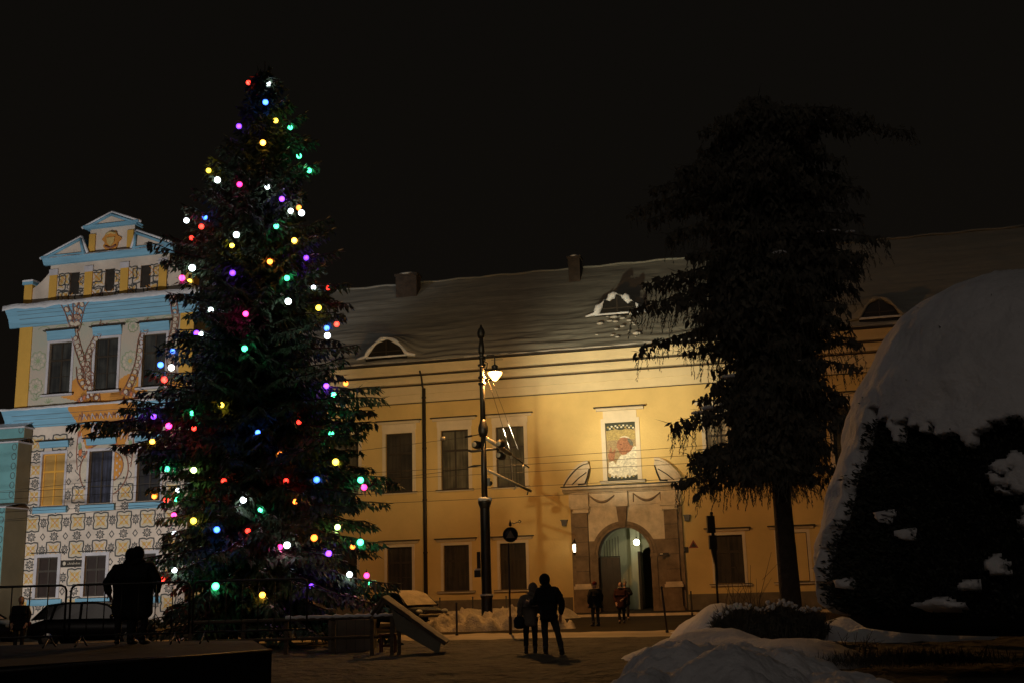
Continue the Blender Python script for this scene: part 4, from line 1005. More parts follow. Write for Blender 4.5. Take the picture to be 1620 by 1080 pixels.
def cloth(name, c): return mat(name, c, .9, .25, 6, .3, 18)
def person(x, y, z, h, rz, lab, coat, trou, hat=None, hatm=None, legs=((-.10, 0), (.10, 0)), arms=None, hem=.74, bulk=1.0, lean=0.0, headdx=0.0, skirt=False, hood=False, scarf=None, hair=None):
    t = thing('person', lab, 'person', (x, y, z), rz); k = h / 1.75
    V = lambda a, b_, c: Vector((a * k + lean * c * k, b_ * k, c * k))
    J = [V(0, 0, .95), V(0, .01, 1.12), V(0, .01, 1.32), V(headdx * .5, 0, 1.47), V(headdx, -.01, 1.53)]
    E_ = [(0, 1), (1, 2), (2, 3), (3, 4)]; R = [.15, .13, .15, .06, .055]
    def add(p, par, r): J.append(p); E_.append((par, len(J) - 1)); R.append(r); return len(J) - 1
    ft = []
    for s, (lx, ly) in zip((-1, 1), legs):
        a = add(V(s * .10, 0, .86), 0, .095); kn = add(V((s * .10 + lx) / 2 * 1.05, ly * .5 - .02, .48), a, .062); an = add(V(lx, ly, .09), kn, .042); to_ = add(V(lx * 1.05, ly - .17, .035), an, .035); ft.append((V((s * .10 + lx) / 2 * 1.05, ly * .5 - .02, .48), V(lx, ly, .09), V(lx * 1.05, ly - .2, .04)))
    arms = arms or [((-.27, .02, 1.10), (-.22, -.12, .90)), ((.27, .02, 1.10), (.22, -.12, .90))]
    hands = []
    for s, (el, ha) in zip((-1, 1), arms):
        sh = add(V(s * .18, .01, 1.40), 2, .065); e = add(V(*el), sh, .045); w = add(V(*ha), e, .030)
        d = (V(*ha) - V(*el)).normalized(); palm = add(V(*ha) + d * .07 * k, w, .034)
        side = d.cross(Vector((0, 1, 0))); side = side.normalized() if side.length > .1 else Vector((1, 0, 0))
        for fi, ln in enumerate((.075, .085, .08, .062)):
            b0 = V(*ha) + d * .10 * k + side * (fi - 1.5) * .019 * k
            f1 = add(b0 + d * ln * .5 * k, palm, .009); add(b0 + d * ln * k + Vector((0, -.012, -.012)) * k, f1, .008)
        th = add(V(*ha) + d * .03 * k + side * .04 * k, w, .011); add(V(*ha) + d * .08 * k + side * .065 * k, th, .009)
    add_mesh('body', skinmesh(J, E_, [r * k if not isinstance(r, tuple) else r for r in R], SKIN, 1), t)
    # head with face, child of the figure
    hc = V(headdx * 1.15, -.02, 1.64); b = MB(); n, m_ = 20, 16; vs = []; fs = []
    for i in range(m_ + 1):
        ph = PI * i / m_ - PI / 2
        for j in range(n):
            th = 2 * PI * j / n; x_, y_, z_ = math.cos(ph) * math.cos(th), math.cos(ph) * math.sin(th), math.sin(ph)
            w = 1 - .28 * max(0, -z_) ** 1.5; X, Y_, Z = x_ * .078 * w, y_ * .098 * (w if y_ < 0 else 1), z_ * .12
            if y_ < -.3:
                g_ = math.exp(-(x_ / .16) ** 2)
                Y_ -= .022 * g_ * math.exp(-((z_ + .12) / .22) ** 2)         # nose
                Y_ += .012 * math.exp(-((abs(x_) - .36) / .16) ** 2) * math.exp(-((z_ - .08) / .13) ** 2)  # eye sockets
                Y_ -= .006 * math.exp(-(x_ / .3) ** 2) * math.exp(-((z_ + .5) / .1) ** 2)   # lips
            vs.append(hc + Vector((X, Y_, Z)) * k)
    for i in range(m_):
        for j in range(n): j2 = (j + 1) % n; fs.append((i * n + j, i * n + j2, (i + 1) * n + j2, (i + 1) * n + j))
    b.mesh(vs, fs, SKIN, True)
    for s in (-1, 1):
        b.ball(hc + Vector((s * .079, .01, -.005)) * k, .026 * k, SKIN, 8, 6, (.4, .8, 1.2)); b.ball(hc + Vector((s * .030, -.083, .012)) * k, .010 * k, M_dark, 6, 4)
    b.tube([hc + Vector((x__, -.088 + abs(x__) * .2, -.058)) * k for x__ in (-.025, 0, .025)], .004 * k, mat('lips', (.3, .1, .08), .6), 5)
    b.build('head', t)
    # coat
    B = bulk; hz = hem
    J = [V(0, .0, hz), V(0, 0, .98), V(0, .01, 1.18), V(0, .01, 1.36), V(headdx * .4, 0, 1.47)]; E_ = [(0, 1), (1, 2), (2, 3), (3, 4)]
    R = [(.235 * B, .175 * B), (.215 * B, .16 * B), (.195 * B, .15 * B), (.185 * B, .14 * B), (.085, .08)]
    for s, (el, ha) in zip((-1, 1), arms):
        a = add(V(s * .19, .01, 1.385), 3, .098 * B); e = add(V(*el), a, .078 * B); w = add(V(*ha), e, .058 * B)
    me = skinmesh(J, E_, [(r[0] * k, r[1] * k) if isinstance(r, tuple) else r * k for r in R], coat, 2, 1)
    # crumple the cloth a little
    for v in me.vertices:
        nn = noise.noise(v.co * 9) * .018 + noise.noise(v.co * 22) * .006; v.co += v.normal * nn * k
    add_mesh('coat', me, t)
    # trousers
    J = [V(0, 0, .93)]; E_ = []; R = [.15]
    for (s, (kn, an, toe)) in zip((-1, 1), ft):
        a = add(V(s * .10, 0, .82), 0, .105); c = add(kn, a, .075); add(an + Vector((0, 0, .03)), c, .062)
    me = skinmesh(J, E_, [r * k for r in R], trou, 2)
    for v in me.vertices: v.co += v.normal * noise.noise(v.co * 12) * .014
    add_mesh('trousers', me, t)
    for (kn, an, toe) in ft:
        b = MB(); d = (toe - an); 
        b.tube([an + Vector((0, .05, .12)) * k, an + Vector((0, .04, 0)) * k], [.055 * k, .055 * k], M_iron, 10)
        b.tube([Vector((an.x, an.y + .07 * k, .045 * k)), Vector((an.x, an.y, .055 * k)), Vector((toe.x, (an.y + toe.y) / 2, .05 * k)), Vector((toe.x, toe.y, .035 * k))], [.04 * k, .055 * k, .052 * k, .03 * k], M_iron, 10); b.build('boot', t)
    if hood:
        b = MB(); b.ball(hc + Vector((0, .025, .0)) * k, .135 * k, coat, 16, 10, (.92, 1.0, 1.08)); b.tube([hc + Vector((0, .03, -.10)) * k, hc + Vector((-headdx * .5, .03, -.20)) * k], [.11 * k, .14 * k], coat, 12); b.build('hood', t)
    if hat:
        b = MB(); b.lathe(hc + Vector((0, .01, .02)) * k, [(.09 * k, -.0), (.10 * k, .03 * k), (.092 * k, .08 * k), (.06 * k, .125 * k), (.01, .145 * k)], hatm, 16)
        if hat == 'bobble': b.ball(hc + Vector((0, .01, .19)) * k, .045 * k, hatm, 8, 6)
        if hat == 'cap': b.box(hc.x - .06 * k, hc.x + .06 * k, hc.y - .17 * k, hc.y - .08 * k, hc.z + .03 * k, hc.z + .045 * k, hatm)
        b.build('hat', t)
    if hair:
        b = MB(); b.ball(hc + Vector((0, .035, .012)) * k, .112 * k, hair, 14, 10, (.86, .95, 1.08)); b.tube([hc + Vector((0, .07, -.04)) * k, hc + Vector((0, .09, -.2)) * k], [.085 * k, .05 * k], hair, 10); b.build('hair', t)
    if scarf:
        b = MB(); c = V(headdx * .7, 0, 1.50); b.tube([c + Vector((.09 * math.cos(a), .085 * math.sin(a) - .01, -.03 * math.cos(a + 1.57) * -1)) * k for a in [2 * PI * i / 14 for i in range(15)]], .038 * k, scarf, 8); b.build('scarf', t)
    return t
C_black = cloth('black_coat', (.008, .008, .009)); C_grey = cloth('grey_brown_coat', (.14, .115, .09)); C_dk = cloth('dark_trousers', (.012, .011, .012)); C_gt = cloth('grey_trousers', (.04, .038, .035))
C_mar = cloth('maroon_coat', (.035, .010, .009)); C_red = cloth('red_wool', (.10, .008, .006)); C_lt = cloth('light_wool', (.24, .22, .18)); C_navy = cloth('navy_coat', (.010, .012, .02))
H_dark = mat('dark_hair', (.02, .014, .01), .7, .3, 10)
q = gnd(840, 1034); person(q.x, q.y, 0, 1.66, PI + .05, 'hooded person in a grey brown jacket leaning on the taller one, seen from behind', C_grey, C_dk, legs=((-.11, .03), (.12, -.02)), hem=.66, bulk=1.08, hood=True, headdx=-.07, lean=-.012, arms=[((-.30, .03, 1.12), (-.18, -.18, 1.05)), ((.28, .0, 1.10), (.24, -.10, .88))])
b = MB(); q2 = Vector((q.x - .26, q.y + .02, 0)); b.lathe(q2, [(.06, .60), (.13, .64), (.14, .80), (.10, .88), (.03, .90)], C_navy, 10, True, .6); b.tube([q2 + Vector((-.05, 0, .88)), q2 + Vector((.0, 0, 1.2)), q2 + Vector((.08, 0, 1.38))], .012, C_navy, 6); tag(b.build('shoulder_bag'), 'dark bag hanging at the left side of the hooded person', 'bag')
q = gnd(871, 1036); person(q.x, q.y, 0, 1.86, PI - .12, 'tall hooded person in a black jacket with one leg striding out, seen from behind', C_black, C_gt, legs=((-.26, .12), (.10, .0)), hem=.80, bulk=1.12, hood=True, headdx=.05, lean=.012, arms=[((-.31, .03, 1.12), (-.26, -.08, .86)), ((.30, -.05, 1.14), (.42, -.16, 1.16))])
# gate people
q = gnd(943, 990); person(q.x, q.y, 0, 1.68, PI + .4, 'person in a red hat and black padded jacket walking in front of the left pilaster', C_black, C_gt, hat='beanie', hatm=C_red, legs=((-.06, .10), (.08, -.10)), hem=.76, bulk=1.35, hair=None, lean=-.01)
q = gnd(984, 985); person(q.x, q.y, 0, 1.66, -.25, 'dark haired person in a maroon coat with a pale scarf coming out of the gateway', C_mar, C_dk, hair=H_dark, scarf=C_lt, legs=((-.07, -.12), (.09, .10)), hem=.58, bulk=1.15, arms=[((-.28, .02, 1.10), (-.20, -.14, .88)), ((.28, .0, 1.12), (.12, -.24, 1.02))])
q = gnd(992, 981); person(q.x + .05, q.y + .9, 0, 1.70, -.1, 'person in a pale knitted hat and dark coat behind the one with the scarf', C_black, C_dk, hat='bobble', hatm=C_lt, legs=((-.08, .05), (.10, -.06)), hem=.62, bulk=1.1, scarf=None, arms=[((-.27, .02, 1.10), (-.20, -.12, .88)), ((.30, -.02, 1.15), (.20, -.25, 1.2))])
# people at the barrier on the raised platform
q = at(196, 1012, 21.3); pz = .75
person(q.x, 21.3, pz, 1.74, PI + .3, 'bulky silhouetted person in black leaning toward a companion, left one at the barrier', C_black, C_dk, legs=((-.10, .02), (.12, .03)), hem=.42, bulk=1.2, hood=True, headdx=-.06, lean=-.0, arms=[((-.36, .0, 1.14), (-.24, -.2, 1.08)), ((.36, .0, 1.12), (.30, -.14, .92))])
q = at(218, 1013, 21.1); person(q.x, 21.1, pz, 1.76, PI - .2, 'bulky silhouetted person in black embraced by a companion, right one at the barrier', C_black, C_dk, legs=((-.12, .02), (.10, .03)), hem=.40, bulk=1.25, hood=True, headdx=.07, arms=[((-.34, .0, 1.14), (-.28, -.12, .9)), ((.38, .0, 1.14), (.22, -.24, 1.1))])
q = at(29, 1020, 36.5); person(q.x, 36.5, 0, 1.72, .2, 'lone silhouetted person standing at the rear of the dark car at the left edge', C_black, C_dk, hair=H_dark, hem=.68, bulk=1.15)

# ------------------------------------------------------------------ cars
G_glass = mat('car_glass', (.012, .012, .014), .08, .1, 1, spec=.6)
M_tyre = mat('tyre_rubber', (.012, .012, .012), .9, .1); M_chrome = mat('chrome', (.6, .58, .52), .25, .05, metal=.9); M_hlens = mat('headlight_glass', (.45, .45, .42), .08, .05, spec=.8)
def car(x, y, rz, lab, paint, snow=None):
    t = thing('parked_car', lab, 'car', (x, y, 0), rz)
    Lh = 2.2
    st = [(-2.20, .62, .38, .62), (-2.12, .80, .30, .84), (-1.6, .88, .24, .98), (-.6, .90, .22, .98), (.5, .90, .22, .96), (1.15, .89, .24, .93), (1.7, .86, .26, .84), (2.08, .78, .30, .70), (2.2, .60, .40, .58)]
    b = MB(); vs = []; fs = []; n = 14
    for (X, w, zb, zt) in st:
        for k in range(n):
            a = 2 * PI * k / n; ca, sa = math.cos(a), math.sin(a)
            p = abs(ca) ** .45 * (1 if ca > 0 else -1); q_ = abs(sa) ** .6 * (1 if sa > 0 else -1)
            vs.append((X, w * p, (zb + zt) / 2 + (zt - zb) / 2 * q_))
    for i in range(len(st) - 1):
        for k in range(n): k2 = (k + 1) % n; fs.append((i * n + k, i * n + k2, (i + 1) * n + k2, (i + 1) * n + k))
    fs += [tuple(range(n)), tuple(range((len(st) - 1) * n, len(st) * n))[::-1]]
    b.mesh(vs, fs, paint, True); body = b.build('body', t)
    # cabin: glass block with painted roof and pillars
    gh = [(-2.0, .93, .74, .93), (-1.55, .95, .66, 1.40), (-.9, .95, .64, 1.47), (.1, .95, .64, 1.46), (.5, .94, .66, 1.38), (1.25, .90, .72, .93)]
    b = MB(); vs = []; fs = []
    for (X, zb, w, zt) in gh: vs += [(X, -.80, zb), (X, -w, zt), (X, w, zt), (X, .80, zb)]
    for i in range(len(gh) - 1):
        for j in range(3): a = i * 4 + j; fs.append((a, a + 1, a + 5, a + 4))
    b.mesh(vs, fs, G_glass, False); b.build('windows', t)
    b = MB()
    for s in (-1, 1):
        P = [(X, s * (w + .012), zt + .005) for (X, zb, w, zt) in gh]; P[0] = (-2.0, s * .80, .93); P[-1] = (1.25, s * .80, .93); b.tube(P, .035, paint, 6)
        for X, Xt in ((-1.35, -1.25), (-.35, -.38)): b.tube([(X, s * .815, .93), (Xt, s * .66, 1.44)], .04, paint, 6)
    b.mesh([(X, s * (w + .005), zt + .018) for (X, zb, w, zt) in gh[1:5] for s in (-1, 1)], [(0, 1, 3, 2), (2, 3, 5, 4), (4, 5, 7, 6)], paint, True); b.build('roof', t)
    for X in (-1.38, 1.36):
        for s in (-1, 1):
            wh = thing_part = MB(); wh.tube([(X, s * .70, .32), (X, s * .72, .32), (X, s * .90, .32), (X, s * .915, .32)], [.29, .32, .32, .29], M_tyre, 22); wo = wh.build('wheel', t)
            rm = MB(); rm.tube([(X, s * .916, .32), (X, s * .925, .32)], [.20, .18], M_chrome, 16); rm.build('rim', wo)
    for s in (-1, 1):
        b = MB(); b.ball((2.07, s * .62, .70), .13, M_hlens, 12, 8, (.7, 1.25, .75)); b.build('headlight', t)
        b = MB(); b.ball((-2.12, s * .66, .80), .11, mat('tail_light', (.25, .02, .01), .2), 10, 6, (.5, 1, 1)); b.build('tail_light', t)
        b = MB(); b.ball((.78, s * .98, 1.0), .10, paint, 8, 6, (.6, 1, .8)); b.build('mirror', t)
    b = MB(); b.box(2.16, 2.215, -.36, .36, .60, .72, M_dark); b.box(2.19, 2.235, -.75, .75, .48, .545, M_chrome); b.box(2.2, 2.225, -.26, .26, .36, .46, M_trimw); b.build('grille', t)
    if snow:
        b = MB(); vs = []; fs = []; nn = 26
        pr = [(-1.55, 1.42, .66), (-.9, 1.49, .64), (.1, 1.48, .64), (.5, 1.40, .66), (1.28, .945, .72)]
        for i in range(nn):
            X = -1.5 + 2.78 * i / (nn - 1); 
            for a, c in zip(pr, pr[1:]):
                if a[0] <= X <= c[0] + 1e-6: f_ = (X - a[0]) / (c[0] - a[0]); Z = a[1] + (c[1] - a[1]) * f_; W = a[2] + (c[2] - a[2]) * f_
            for j in range(9):
                yy = -1 + j / 4; vs.append((X, yy * W, Z + .02 + (.07 + .03 * fbm(X, yy, 2)) * (1 - yy ** 4) * (1 if 0 < i < nn - 1 else .1)))
        for i in range(nn - 1):
            for j in range(8): a = i * 9 + j; fs.append((a, a + 1, a + 10, a + 9))
        b.mesh(vs, fs, snow, True); b.build('snow_cover', t)
        b = MB(); b.tube([(2.22, -.7 + .14 * k, .565 + .01 * math.sin(k * 2)) for k in range(11)], .035, snow, 6); b.build('bumper_snow', t)
    return t
P_blk = mat('dark_car_paint', (.02, .02, .022), .22, .1, 2, coat=.6); P_blk2 = mat('black_car_paint', (.008, .008, .009), .35, .1, 2)
q = at(668, 985, 49.0); car(q.x - .65, 49.0, -.95, 'dark parked car with snow on its roof and windscreen right of the christmas tree', P_blk, M_dsnow)
q = at(112, 1015, 38.5); car(q.x + .75, 39.0, -.02, 'black car in silhouette behind the barrier in front of the patterned building', P_blk2)
q = at(-60, 1000, 43.0); car(q.x - .2, 43.5, -.05, 'dark car cut off by the left edge beyond the barrier', P_blk2)

# ------------------------------------------------------------------ raised platform, black parapet, barriers
plat = thing('platform', 'low raised platform covered in thin snow carrying the crowd barriers at the left', 'platform', (0, 0, 0))
b = MB(); pe = [gnd(-60, 1066, .75), gnd(0, 1054, .75), gnd(200, 1041, .75), gnd(430, 1028, .75), gnd(400, 1012, .75), gnd(200, 1014, .75), gnd(-60, 1022, .75)]
b.poly([(p.x, p.y, .75) for p in pe], mat('platform_snow', (.03, .028, .022), .9, .3, .8, .5, 4)); n = len(pe)
b.build('deck', plat)
b = MB()
for i in range(n):
    a, c = pe[i], pe[(i + 1) % n]; b.poly([(a.x, a.y, .748), (c.x, c.y, .748), (c.x, c.y, -.1), (a.x, a.y, -.1)], mat('black_skirt', (.004, .004, .004), .95))
b.build('skirt', plat)
b = MB(); P0, P1 = gnd(-60, 1066, .75), gnd(430, 1028, .75)
b.tube([P0 + Vector((0, -.04, .0)), P1 + Vector((0, -.04, .0))], .03, M_iron, 6); b.build('edge_trim', plat)
def barrier_proto(L_=2.3):
    t = thing('crowd_barrier', 'x', 'barrier', (0, 0, 0)); r = .1
    b = MB(); fr = [(0, 0, .18), (0, 0, 1.0), (.03, 0, 1.07), (.1, 0, 1.1), (L_ - .1, 0, 1.1), (L_ - .03, 0, 1.07), (L_, 0, 1.0), (L_, 0, .18)]
    b.tube(fr, .021, M_iron, 8); b.tube([(0, 0, .2), (L_, 0, .2)], .018, M_iron, 8); b.build('frame', t)
    b = MB()
    for k in range(1, 7): b.tube([(L_ * k / 7, 0, .2), (L_ * k / 7, 0, 1.1)], .011, M_iron, 6)
    b.build('bars', t)
    for X in (.25, L_ - .25):
        b = MB(); b.tube([(X, -.28, .02), (X, -.22, .05), (X, 0, .2), (X, .22, .05), (X, .28, .02)], .018, M_iron, 6); b.build('foot', t)
    return t
bp_ = barrier_proto(); first = True
for (pxa, pya, pxb, pyb, lab) in ((-95, 941, 106, 930, 'leftmost crowd barrier, in front of the black car'), (112, 929, 300, 926, 'crowd barrier beside the embracing pair in black'), (305, 927, 485, 925, 'crowd barrier in front of the foot of the christmas tree')):
    Y = 20.6; a = at(pxa, pya, Y); c = at(pxb, pyb, Y)
    o = bp_ if first else copy_tree(bp_); first = False
    o.location = (a.x, Y + .02 * pxa / 100, .75); o.scale = ((c.x - a.x) / 2.3, 1, 1); o['label'] = lab; o['group'] = 'crowd barriers on the platform'
# fence rail and panel before the tree
t = thing('wooden_fence', 'low wooden fence with a snow topped rail in front of the christmas tree', 'fence')
YF = 30.0; a = at(452, 978, YF); c = at(622, 973, YF); e = at(300, 981, YF)
b = MB(); b.tube([(e.x, YF, a.z - .03), (a.x, YF, a.z - .03), (c.x, YF, a.z - .02)], .045, M_wood, 8); b.tube([(e.x, YF, .42), (c.x, YF, .42)], .04, M_wood, 8); b.build('rail', t)
b = MB(); b.tube([(a.x + (c.x - a.x) * k / 30, YF, a.z + .02 + .012 * math.sin(k * 1.9)) for k in range(31)], [.05 + .012 * math.sin(k * 2.3) for k in range(31)], M_snow, 7); b.build('rail_snow', t)
for X in (e.x, e.x + 1.4, a.x, a.x + 1.25, c.x): b = MB(); b.box(X - .05, X + .05, YF + .05, YF + .15, -.1, a.z + .02, M_wood); b.build('post', t)
b = MB(); a = gnd(522, 1030); c = gnd(597, 1026); Z = at(522, 980, a.y).z
M_panel = mat('pale_board', (.16, .13, .10), .85, .15, 1.5)
b.box(a.x, c.x, a.y - .3, a.y - .26, 0, Z, M_panel); b.box(a.x, c.x, a.y - .255, a.y + .5, Z - .05, Z - .002, M_panel); b.box(a.x, a.x + .04, a.y - .255, a.y + .5, 0, Z - .052, M_panel); b.box(c.x - .04, c.x, a.y - .255, a.y + .5, 0, Z - .052, M_panel)
for k in range(1, 5): b.box(a.x + (c.x - a.x) * k / 5, a.x + (c.x - a.x) * k / 5 + .008, a.y - .304, a.y - .3, 0, Z, M_dark)
tag(b.build('board_box'), 'pale boarded box standing under the snowy rail in front of the tree', 'box')
# lean-to hut with a long sloping roof board
YH = 28.5; t = thing('lean_to_shelter', 'small wooden shelter whose snowy roof board slopes down to the ground right of the tree', 'shelter')
ap = at(606, 944, YH); en = at(706, 1016, YH); lf = at(588, 972, YH)
b = MB(); w = 1.1
sl = (en - ap).normalized(); nrm = Vector((-sl.z, 0, sl.x)); nrm = nrm if nrm.z > 0 else -nrm
P = [ap, en]; th = .07
vs = []
for p in (ap, en):
    for yy in (-.15, w):
        for dd in (0, -th): vs.append(Vector((p.x, YH + yy, p.z)) + nrm * dd)
b.mesh(vs, [(0, 1, 3, 2), (4, 6, 7, 5), (0, 4, 5, 1), (2, 3, 7, 6), (0, 2, 6, 4), (1, 5, 7, 3)], M_wood)
b.build('roof_board', t)
b = MB(); lo = ap + sl * .35 - nrm * .07; hi = en - nrm * .07 - sl * .05
ck = [Vector((ap.x + .22, YH - .10, ap.z - .30)), Vector((en.x - .12, YH - .10, en.z + .02)), Vector((en.x - .18, YH - .10, max(.02, en.z - .34))), Vector((ap.x + .34, YH - .10, ap.z - .80))]
b.poly(ck, mat('snowy_board', (.16, .145, .11), .9, .2, 2, .4, 6)); b.poly([p + Vector((0, .05, 0)) for p in reversed(ck)], M_wood)
for i in range(4): p, q_ = ck[i], ck[(i + 1) % 4]; b.poly([p, q_, q_ + Vector((0, .05, 0)), p + Vector((0, .05, 0))], M_wood)
b.build('side_board', t)
b = MB(); vs = []; fs = []
for i in range(21):
    f_ = i / 20; p = ap.lerp(en, f_)
    for yy in (-.17, .1, .5, .9, w + .02): vs.append(Vector((p.x, YH + yy, p.z)) + nrm * (.02 + .03 * (1 if -.1 < yy < w else 0) + .012 * fbm(f_ * 9, yy * 3, 1)))
for i in range(20):
    for j in range(4): a_ = i * 5 + j; fs.append((a_, a_ + 1, a_ + 6, a_ + 5))
b.mesh(vs, fs, M_dsnow, True); b.build('roof_snow', t)
b = MB(); b.tube([lf, ap], .05, M_wood, 6); b.tube([lf + Vector((0, 1, 0)), ap + Vector((0, 1, 0))], .05, M_wood, 6); b.build('left_rafter', t)
for X in (ap.x - .28, ap.x + .22, ap.x + .40):
    b = MB(); b.box(X - .045, X + .045, YH - .04, YH + .05, -.05, ap.z - .33 - abs(X - ap.x) * .6, M_wood); b.build('post', t)
# stool
q = gnd(614, 1032); t = thing('wooden_stool', 'dark red wooden stool standing in the snow beside the shelter posts', 'stool', (q.x, q.y, 0))
M_redw = mat('dark_red_wood', (.09, .02, .012), .6, .2, 4)
b = MB(); b.box(-.22, .22, -.2, .2, .44, .49, M_redw); b.build('seat', t)
for sx in (-1, 1):
    for sy in (-1, 1): b = MB(); b.box(sx * .18 - .03, sx * .18 + .03, sy * .16 - .03, sy * .16 + .03, -.03, .438, M_redw); b.build('leg', t)
b = MB(); b.box(-.15, .15, -.175, -.145, .16, .21, M_redw); b.build('stretcher', t)

# ------------------------------------------------------------------ christmas tree
M_needle = mat('fir_needles', (.030, .052, .032), .7, .5, 3, col2=(.075, .11, .062)); M_needle2 = mat('dark_conifer_needles', (.085, .08, .062), .9, .5, 3)
TX, TY = -8.02, 34.0
ENV = [(100, 420, 421), (130, 397, 440), (165, 385, 458), (200, 370, 480), (245, 352, 492), (280, 335, 502), (330, 308, 505), (370, 285, 525), (410, 262, 528), (430, 236, 538), (460, 250, 545), (500, 240, 552), (530, 218, 568), (570, 240, 560), (600, 245, 578), (640, 235, 606), (662, 158, 585), (700, 188, 594), (740, 245, 612), (770, 262, 600), (800, 275, 585), (830, 255, 590), (860, 235, 588), (885, 230, 606), (930, 225, 612), (990, 235, 615)]
def env_interp(tab, Y, cx, z):
    # tab rows (py, pxl, pxr) -> left and right reach in metres at height z
    py = None; pts = []
    for (y, l, r) in tab: q_ = at(410, y, Y); pts.append((q_.z, cx - at(l, y, Y).x, at(r, y, Y).x - cx))
    pts.sort()
    if z <= pts[0][0]: return pts[0][1], pts[0][2]
    for a, c in zip(pts, pts[1:]):
        if a[0] <= z <= c[0]: f_ = (z - a[0]) / (c[0] - a[0] + 1e-9); return a[1] + (c[1] - a[1]) * f_, a[2] + (c[2] - a[2]) * f_
    return pts[-1][1], pts[-1][2]
class Leaf:
    def __init__(s): s.v = []; s.f = []
    def dia(s, p, d, w, L_, n):
        i = len(s.v); side = d.cross(n)
        if side.length < 1e-4: side = d.orthogonal()
        side = side.normalized() * w; e = p + d * L_; m_ = p + d * (L_ * .42)
        s.v += [tuple(p), tuple(m_ + side), tuple(e), tuple(m_ - side)]; s.f.append((i, i + 1, i + 2, i + 3))
    def build(s, name, m, par):
        me = bpy.data.meshes.new(name); me.from_pydata(s.v, [], s.f); me.materials.append(m); o = bpy.data.objects.new(name, me); COL.objects.link(o); o.parent = par; return o
def rv(s): return Vector((rnd.uniform(-s, s), rnd.uniform(-s, s), rnd.uniform(-s, s)))
xt = thing('christmas_tree', 'tall spruce hung with coloured glowing globes in the square', 'tree', (TX, TY, 0))
lf_, br, sn = Leaf(), MB(), Leaf()
ztop = at(421, 97, TY).z; z = .75; lev = 0
while z < ztop - .25:
    l, r = env_interp(ENV, TY, TX, z); f_ = z / ztop
    nb = 14 if f_ < .45 else (9 if f_ < .8 else 7); ph0 = rnd.uniform(0, 6.28)
    for k in range(nb):
        a = ph0 + 2 * PI * k / nb + rnd.uniform(-.18, .18); ca, sa = math.cos(a), math.sin(a)
        side = r if ca > 0 else l; Rr = side * abs(ca) ** 1.0 + (l + r) / 2 * .92 * (1 - abs(ca)) 
        Rr = max(side, (l + r) / 2) if abs(ca) < .3 else side if abs(ca) > .8 else (side + (l + r) / 2) / 2
        L_ = Rr * rnd.choice((.55, .62, .72, .8, .92, 1.02, 1.12)) * (1 if abs(ca) > .3 else .92) * (1 if f_ < .45 else .93)
        L_ = max(.18, L_); droop = (.42 - .62 * f_) * L_ * rnd.uniform(.8, 1.2); zs = z + rnd.uniform(-.2, .2)
        dirv = Vector((ca, sa, 0)); n = 9; P = []
        for i in range(n + 1):
            t_ = i / n; dz = -droop * (t_ ** 1.1) + .30 * L_ * .35 * max(0, t_ - .55) ** 1.3 * 3 * (.6 if f_ < .6 else 1.2); P.append(dirv * (L_ * t_) + Vector((0, 0, zs + dz + droop * .55)) + rv(.02) * (1 + L_ * .4 * t_))
        P[0] = Vector((0, 0, P[0].z))
        br.tube(P, [max(.006, .012 + .012 * L_ * (1 - i / n)) for i in range(n + 1)], M_bark, 4, True, False)
        lat = Vector((-sa, ca, 0)); nt = max(5, int(L_ / .125))
        for i in range(nt):
            t_ = .12 + .88 * (i + rnd.random()) / nt; idx = min(n - 1, int(t_ * n)); base = P[idx].lerp(P[idx + 1], t_ * n - idx); ax = (P[idx + 1] - P[idx]).normalized()
            for s in (-1, 1):
                tl = (.10 + .34 * min(L_, 3.2) * (1 - t_) ** .8 * .75 + .10) * rnd.uniform(.6, 1.15); tl = min(tl, .85)
                d = (ax * .75 + lat * s * 1.0 + Vector((0, 0, -.35 - .5 * rnd.random()))).normalized()
                m_ = max(2, int(tl / .15))
                for q_ in range(m_):
                    p = base + d * (tl * q_ / m_) + Vector((0, 0, -.10 * (q_ / m_) ** 2)); 
                    for e_ in range(2):
                        dd = (d + lat * s * rnd.uniform(-.5, .3) + ax * rnd.uniform(-.6, .7) + Vector((0, 0, -rnd.uniform(.1, .9)))).normalized()
                        lf_.dia(p, dd, rnd.uniform(.030, .060), rnd.uniform(.16, .30), Vector((rnd.uniform(-.5, .5), rnd.uniform(-.5, .5), 1)))
            if rnd.random() < .7: lf_.dia(base, (ax + rv(.35)).normalized(), .035, .26, Vector((0, 0, 1)) + rv(.4))
            snowp = .34 if f_ < .30 else .12
            if rnd.random() < snowp and fbm(base.x * .8 + k, base.z, 1.0, 3) > -.12:
                for e_ in range(2): sn.dia(base + Vector((0, 0, .045)) + rv(.05), (ax + lat * rnd.uniform(-.6, .6)).normalized(), rnd.uniform(.015, .035), rnd.uniform(.1, .24), Vector((0, 0, 1)) + rv(.25))
    z += (.30 if f_ < .5 else .27) * rnd.uniform(.85, 1.15); lev += 1
b = MB(); b.tube([(0, 0, -.1), (0, 0, ztop * .4), (.02, 0, ztop * .8), (0.02, 0, ztop)], [.24, .16, .07, .012], M_bark, 10); b.build('trunk', xt)
br.build('limbs', xt); crown = lf_.build('crown', M_needle, xt); tag(sn.build('branch_snow', M_snow, xt), kind='stuff')
print('xmas leaves', len(lf_.f))
